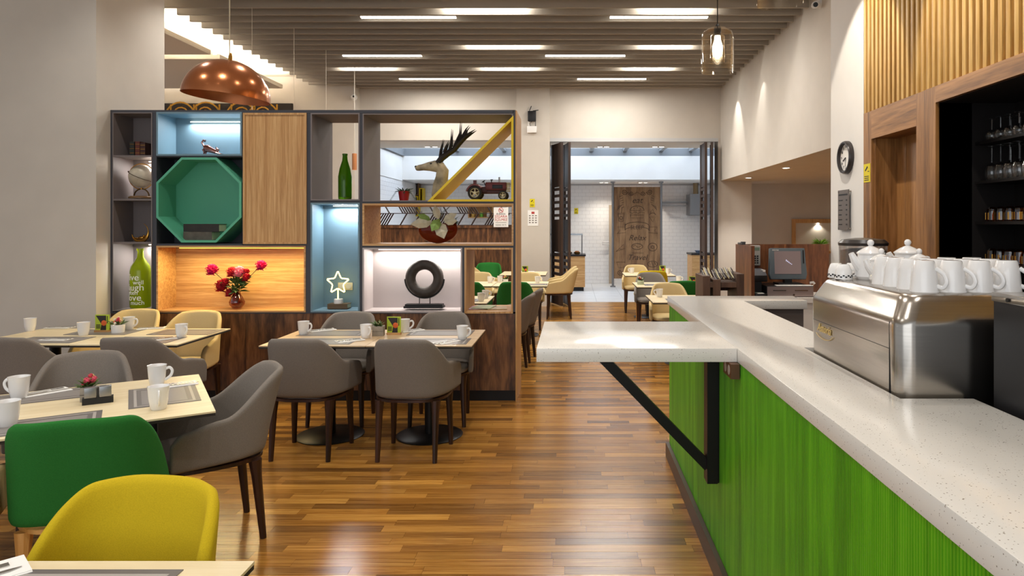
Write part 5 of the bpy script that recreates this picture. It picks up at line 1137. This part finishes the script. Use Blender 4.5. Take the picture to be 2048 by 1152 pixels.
MB().box(-.2, .35, -.3, .33, 0, .56).build('hood_box', STEELD, t); MB().cyl((.0, 0, .56), (.0, 0, 1.10), .07, n=14).build('duct', mat('duct_brass', (150, 130, 100), .4, .8), t); MB().box(-.15, .3, -.25, .28, -.012, 0).build('grease_filter', STEELD, t)
t = thing('wall_rail_shelf', 'long steel wall rail shelf beside the carved panel', 'shelf', (PX(1350, 18.7), 18.7, PZ(413, 18.7))); MB().box(-.42, .42, -.16, .09, .1, .13).build('shelf_plate', STEELD, t); MB().box(-.42, .42, -.16, -.14, 0, .03).build('rail', STEELD, t)
for k in (-.38, .38): MB().box(k-.01, k+.01, -.15, .09, 0, .1).build('bracket', STEELD, t)
# carved panel between steel poles
pd = 17.75; px0, px1 = PX(1228, pd), PX(1320, pd); zc0, zc1 = PZ(557, pd), PZ(374, pd)
t = thing('carved_panel', 'tall carved wooden panel with food drawings between steel poles', 'panel', ((px0+px1)/2, pd, 0)); wv = (px1-px0)/2
CPW = wood('carved_wood', (116, 82, 52), (140, 104, 68), (160, 122, 84), 2, 5, .55, along=.2)
for i in range(8): MB().box(-wv+i*wv/4, -wv+(i+1)*wv/4-.003, -.02, .02, zc0, zc1).build('board', CPW, t)
for sx in (-1, 1):
    MB().cyl((sx*(wv+.03), 0, 0), (sx*(wv+.03), 0, 2.74), .03, n=14).build('pole', STEELD, t); MB().cyl((sx*(wv+.03), 0, 0), (sx*(wv+.03), 0, .03), .07, n=16).build('pole_foot', STEELD, t); MB().cyl((sx*(wv+.03), 0, 2.70), (sx*(wv+.03), 0, 2.74), .06, n=16).build('pole_cap', STEELD, t)
    for z in (.5, 2.4): MB().box(min(sx*wv, sx*(wv+.03)), max(sx*wv, sx*(wv+.03)), -.012, .012, z, z+.05).build('clamp', STEELD, t)
CARV = mat('carving', (62, 44, 30), .8); kx = lambda p_: PX(p_, pd)-(px0+px1)/2; kz = lambda p_: PZ(p_, pd)
def carve(pts, name='carved_line', r=.007): MB().tube([(kx(a), -.0205, kz(b)) for a, b in pts], r, 5, .5).build(name, CARV, t)
def circ(cx_, cy_, rx, ry, a0=0, a1=2*PI, n=16): return [(cx_+rx*math.cos(a0+(a1-a0)*i/n), cy_+ry*math.sin(a0+(a1-a0)*i/n)) for i in range(n+1)]
def spiral(cx_, cy_, r, sg, turns=2): return [(cx_+sg*r*(1-i/26)*math.cos(i/26*turns*2*PI), cy_+r*(1-i/26)*math.sin(i/26*turns*2*PI)) for i in range(25)]
for cx_, sg in ((1249, 1), (1299, -1)): carve(spiral(cx_, 384, 6, sg))
for cx_, sg in ((1262, -1), (1286, 1)): carve(spiral(cx_, 387, 5, sg))
carve([(1255, 384), (1264, 391), (1274, 384), (1284, 391), (1293, 384)])
for sx in (-1, 1):
    for k in range(4): carve([(1274+sx*(36-k*1.5), 394+k*4), (1274+sx*(29-k), 391+k*4.5)]); 
    for k in range(4): carve([(1274+sx*(28+k*3), 408+k*1.2), (1274+sx*(33+k*2), 413+k*2.5)])
carve(circ(1274, 421, 14, 9, PI, 2*PI)); carve([(1260, 421), (1288, 421)]); carve([(1259, 424), (1264, 427), (1270, 424), (1276, 427), (1282, 424), (1289, 426)]); carve([(1260, 430), (1288, 430), (1286, 436), (1262, 436), (1260, 430)])
for k in ((1268, 417), (1275, 415), (1281, 418)): carve(circ(*k, .8, .6, n=6))
carve([(1236, 428), (1238, 443), (1246, 443), (1248, 428), (1236, 428)]); carve([(1235, 426), (1249, 426)]); carve([(1243, 426), (1244, 415), (1248, 414)]); carve(circ(1242, 436, 3, 3, n=10))
carve([(1299, 434), (1305, 444), (1311, 434), (1299, 434)]); carve(circ(1305, 430, 6, 4, PI, 2*PI, 8)); carve([(1300, 426), (1305, 418), (1309, 427)])
carve([(1250, 447)]+circ(1274, 452, 24, 8, PI, 2*PI, 10)+[(1298, 462)]+circ(1274, 460, 24, 6, 0, -PI, 10)[1:]+[(1250, 447)]); carve([(1250, 454), (1235, 454), (1240, 461), (1234, 467), (1252, 465)]); carve([(1298, 454), (1315, 454), (1309, 461), (1315, 467), (1296, 465)])
for tx, sz, py, sh in (('eat', .22, 401, .3), ('SLEEP', .14, 455, 0), ('Relax', .2, 476, .35), ('Travel', .2, 515, .35)): text(tx, sz, CARV, (0, -.0215, kz(py)), (PI/2, 0, 0), t, 'carved_lettering', shear=sh)
carve([(1232, 503), (1247, 489), (1249, 497), (1232, 503)]); carve(circ(1241, 498, 1.2, 1, n=6)); carve(circ(1274, 493, 11, 6, n=14)); carve([(1265, 493), (1270, 490), (1276, 495), (1284, 491)]); carve(circ(1305, 494, 9, 8, n=14)); carve(circ(1305, 494, 3, 2.6, n=10)); carve([(1263, 506), (1287, 506)])
carve([(1233, 524), (1250, 524), (1247, 535), (1237, 535), (1233, 524)]); carve(circ(1305, 528, 10, 6, n=14)); carve([(1298, 525), (1301, 531)]); carve([(1303, 523), (1306, 532)]); carve([(1309, 524), (1311, 530)]); carve(spiral(1240, 545, 6, 1)); carve(spiral(1308, 545, 6, -1))
t = thing('white_door', 'narrow white door edge with pull handle on the tiled wall', 'door', (PX(1221, 18.7), 18.74, 0)); MB().box(-.04, .05, -.03, .05, 0, PZ(410, 18.7)).build('door_edge', mat('door_beige', (176, 160, 140), .5), t); MB().tube([(-.04, -.03, PZ(484, 18.7)), (-.22, -.06, PZ(484, 18.7)), (-.22, -.06, PZ(489, 18.7)), (-.04, -.03, PZ(489, 18.7))], .012, 6).build('pull_handle', STEELD, t)
# newspapers on the table by the wall column
for i in range(4):
    o = MB().box(-.15, .15, -.2, .2, 0, .006).build('newspaper', mat('newsprint', (206, 202, 196), .9, var=.15, scale=40)); o.location = (-.82, 12.15, .7502+i*.0065); o.rotation_euler = (0, 0, .1*i-.1); tag(o, 'folded newspaper in the pile on the table by the wall column', 'newspaper', 'newspapers in the pile')
# painting on the far left wall
pw0, pw1 = PX(330, 13.27), PX(585, 13.27); zt = PZ(207, 13.27); t = thing('wall_painting', 'long dark painting with golden scrollwork seen above the divider', 'painting', ((pw0+pw1)/2, 13.27, zt-.5)); hw = (pw1-pw0)/2
MB().box(-hw, hw, -.02, .03, -.6, .5).build('canvas', mat('painting_dark', (48, 40, 34), .6, var=.3, scale=4), t); GP2 = mat('painting_gold', (190, 140, 40), .5)
for cx_, sg in ((-.75*hw, 1), (-.35*hw, -1), (.2*hw, 1), (.55*hw, -1)):
    for r in (.16, .09): MB().tube([(cx_+sg*r*(1-i/30)*math.cos(i*.45), -.022, .28+r*(1-i/30)*math.sin(i*.45)) for i in range(28)], .016, 5, .4).build('gold_scroll', GP2, t)
    MB().tube([(cx_+.3*math.cos(a)*1.1, -.022, .1+.42*math.sin(a)) for a in [PI*i/14 for i in range(15)]], .018, 5, .4).build('gold_arc', GP2, t)
    for k in (-.2, .25): MB().box(cx_+k, cx_+k+.03, -.024, -.02, -.55, .48).build('gold_bar', GP2, t)
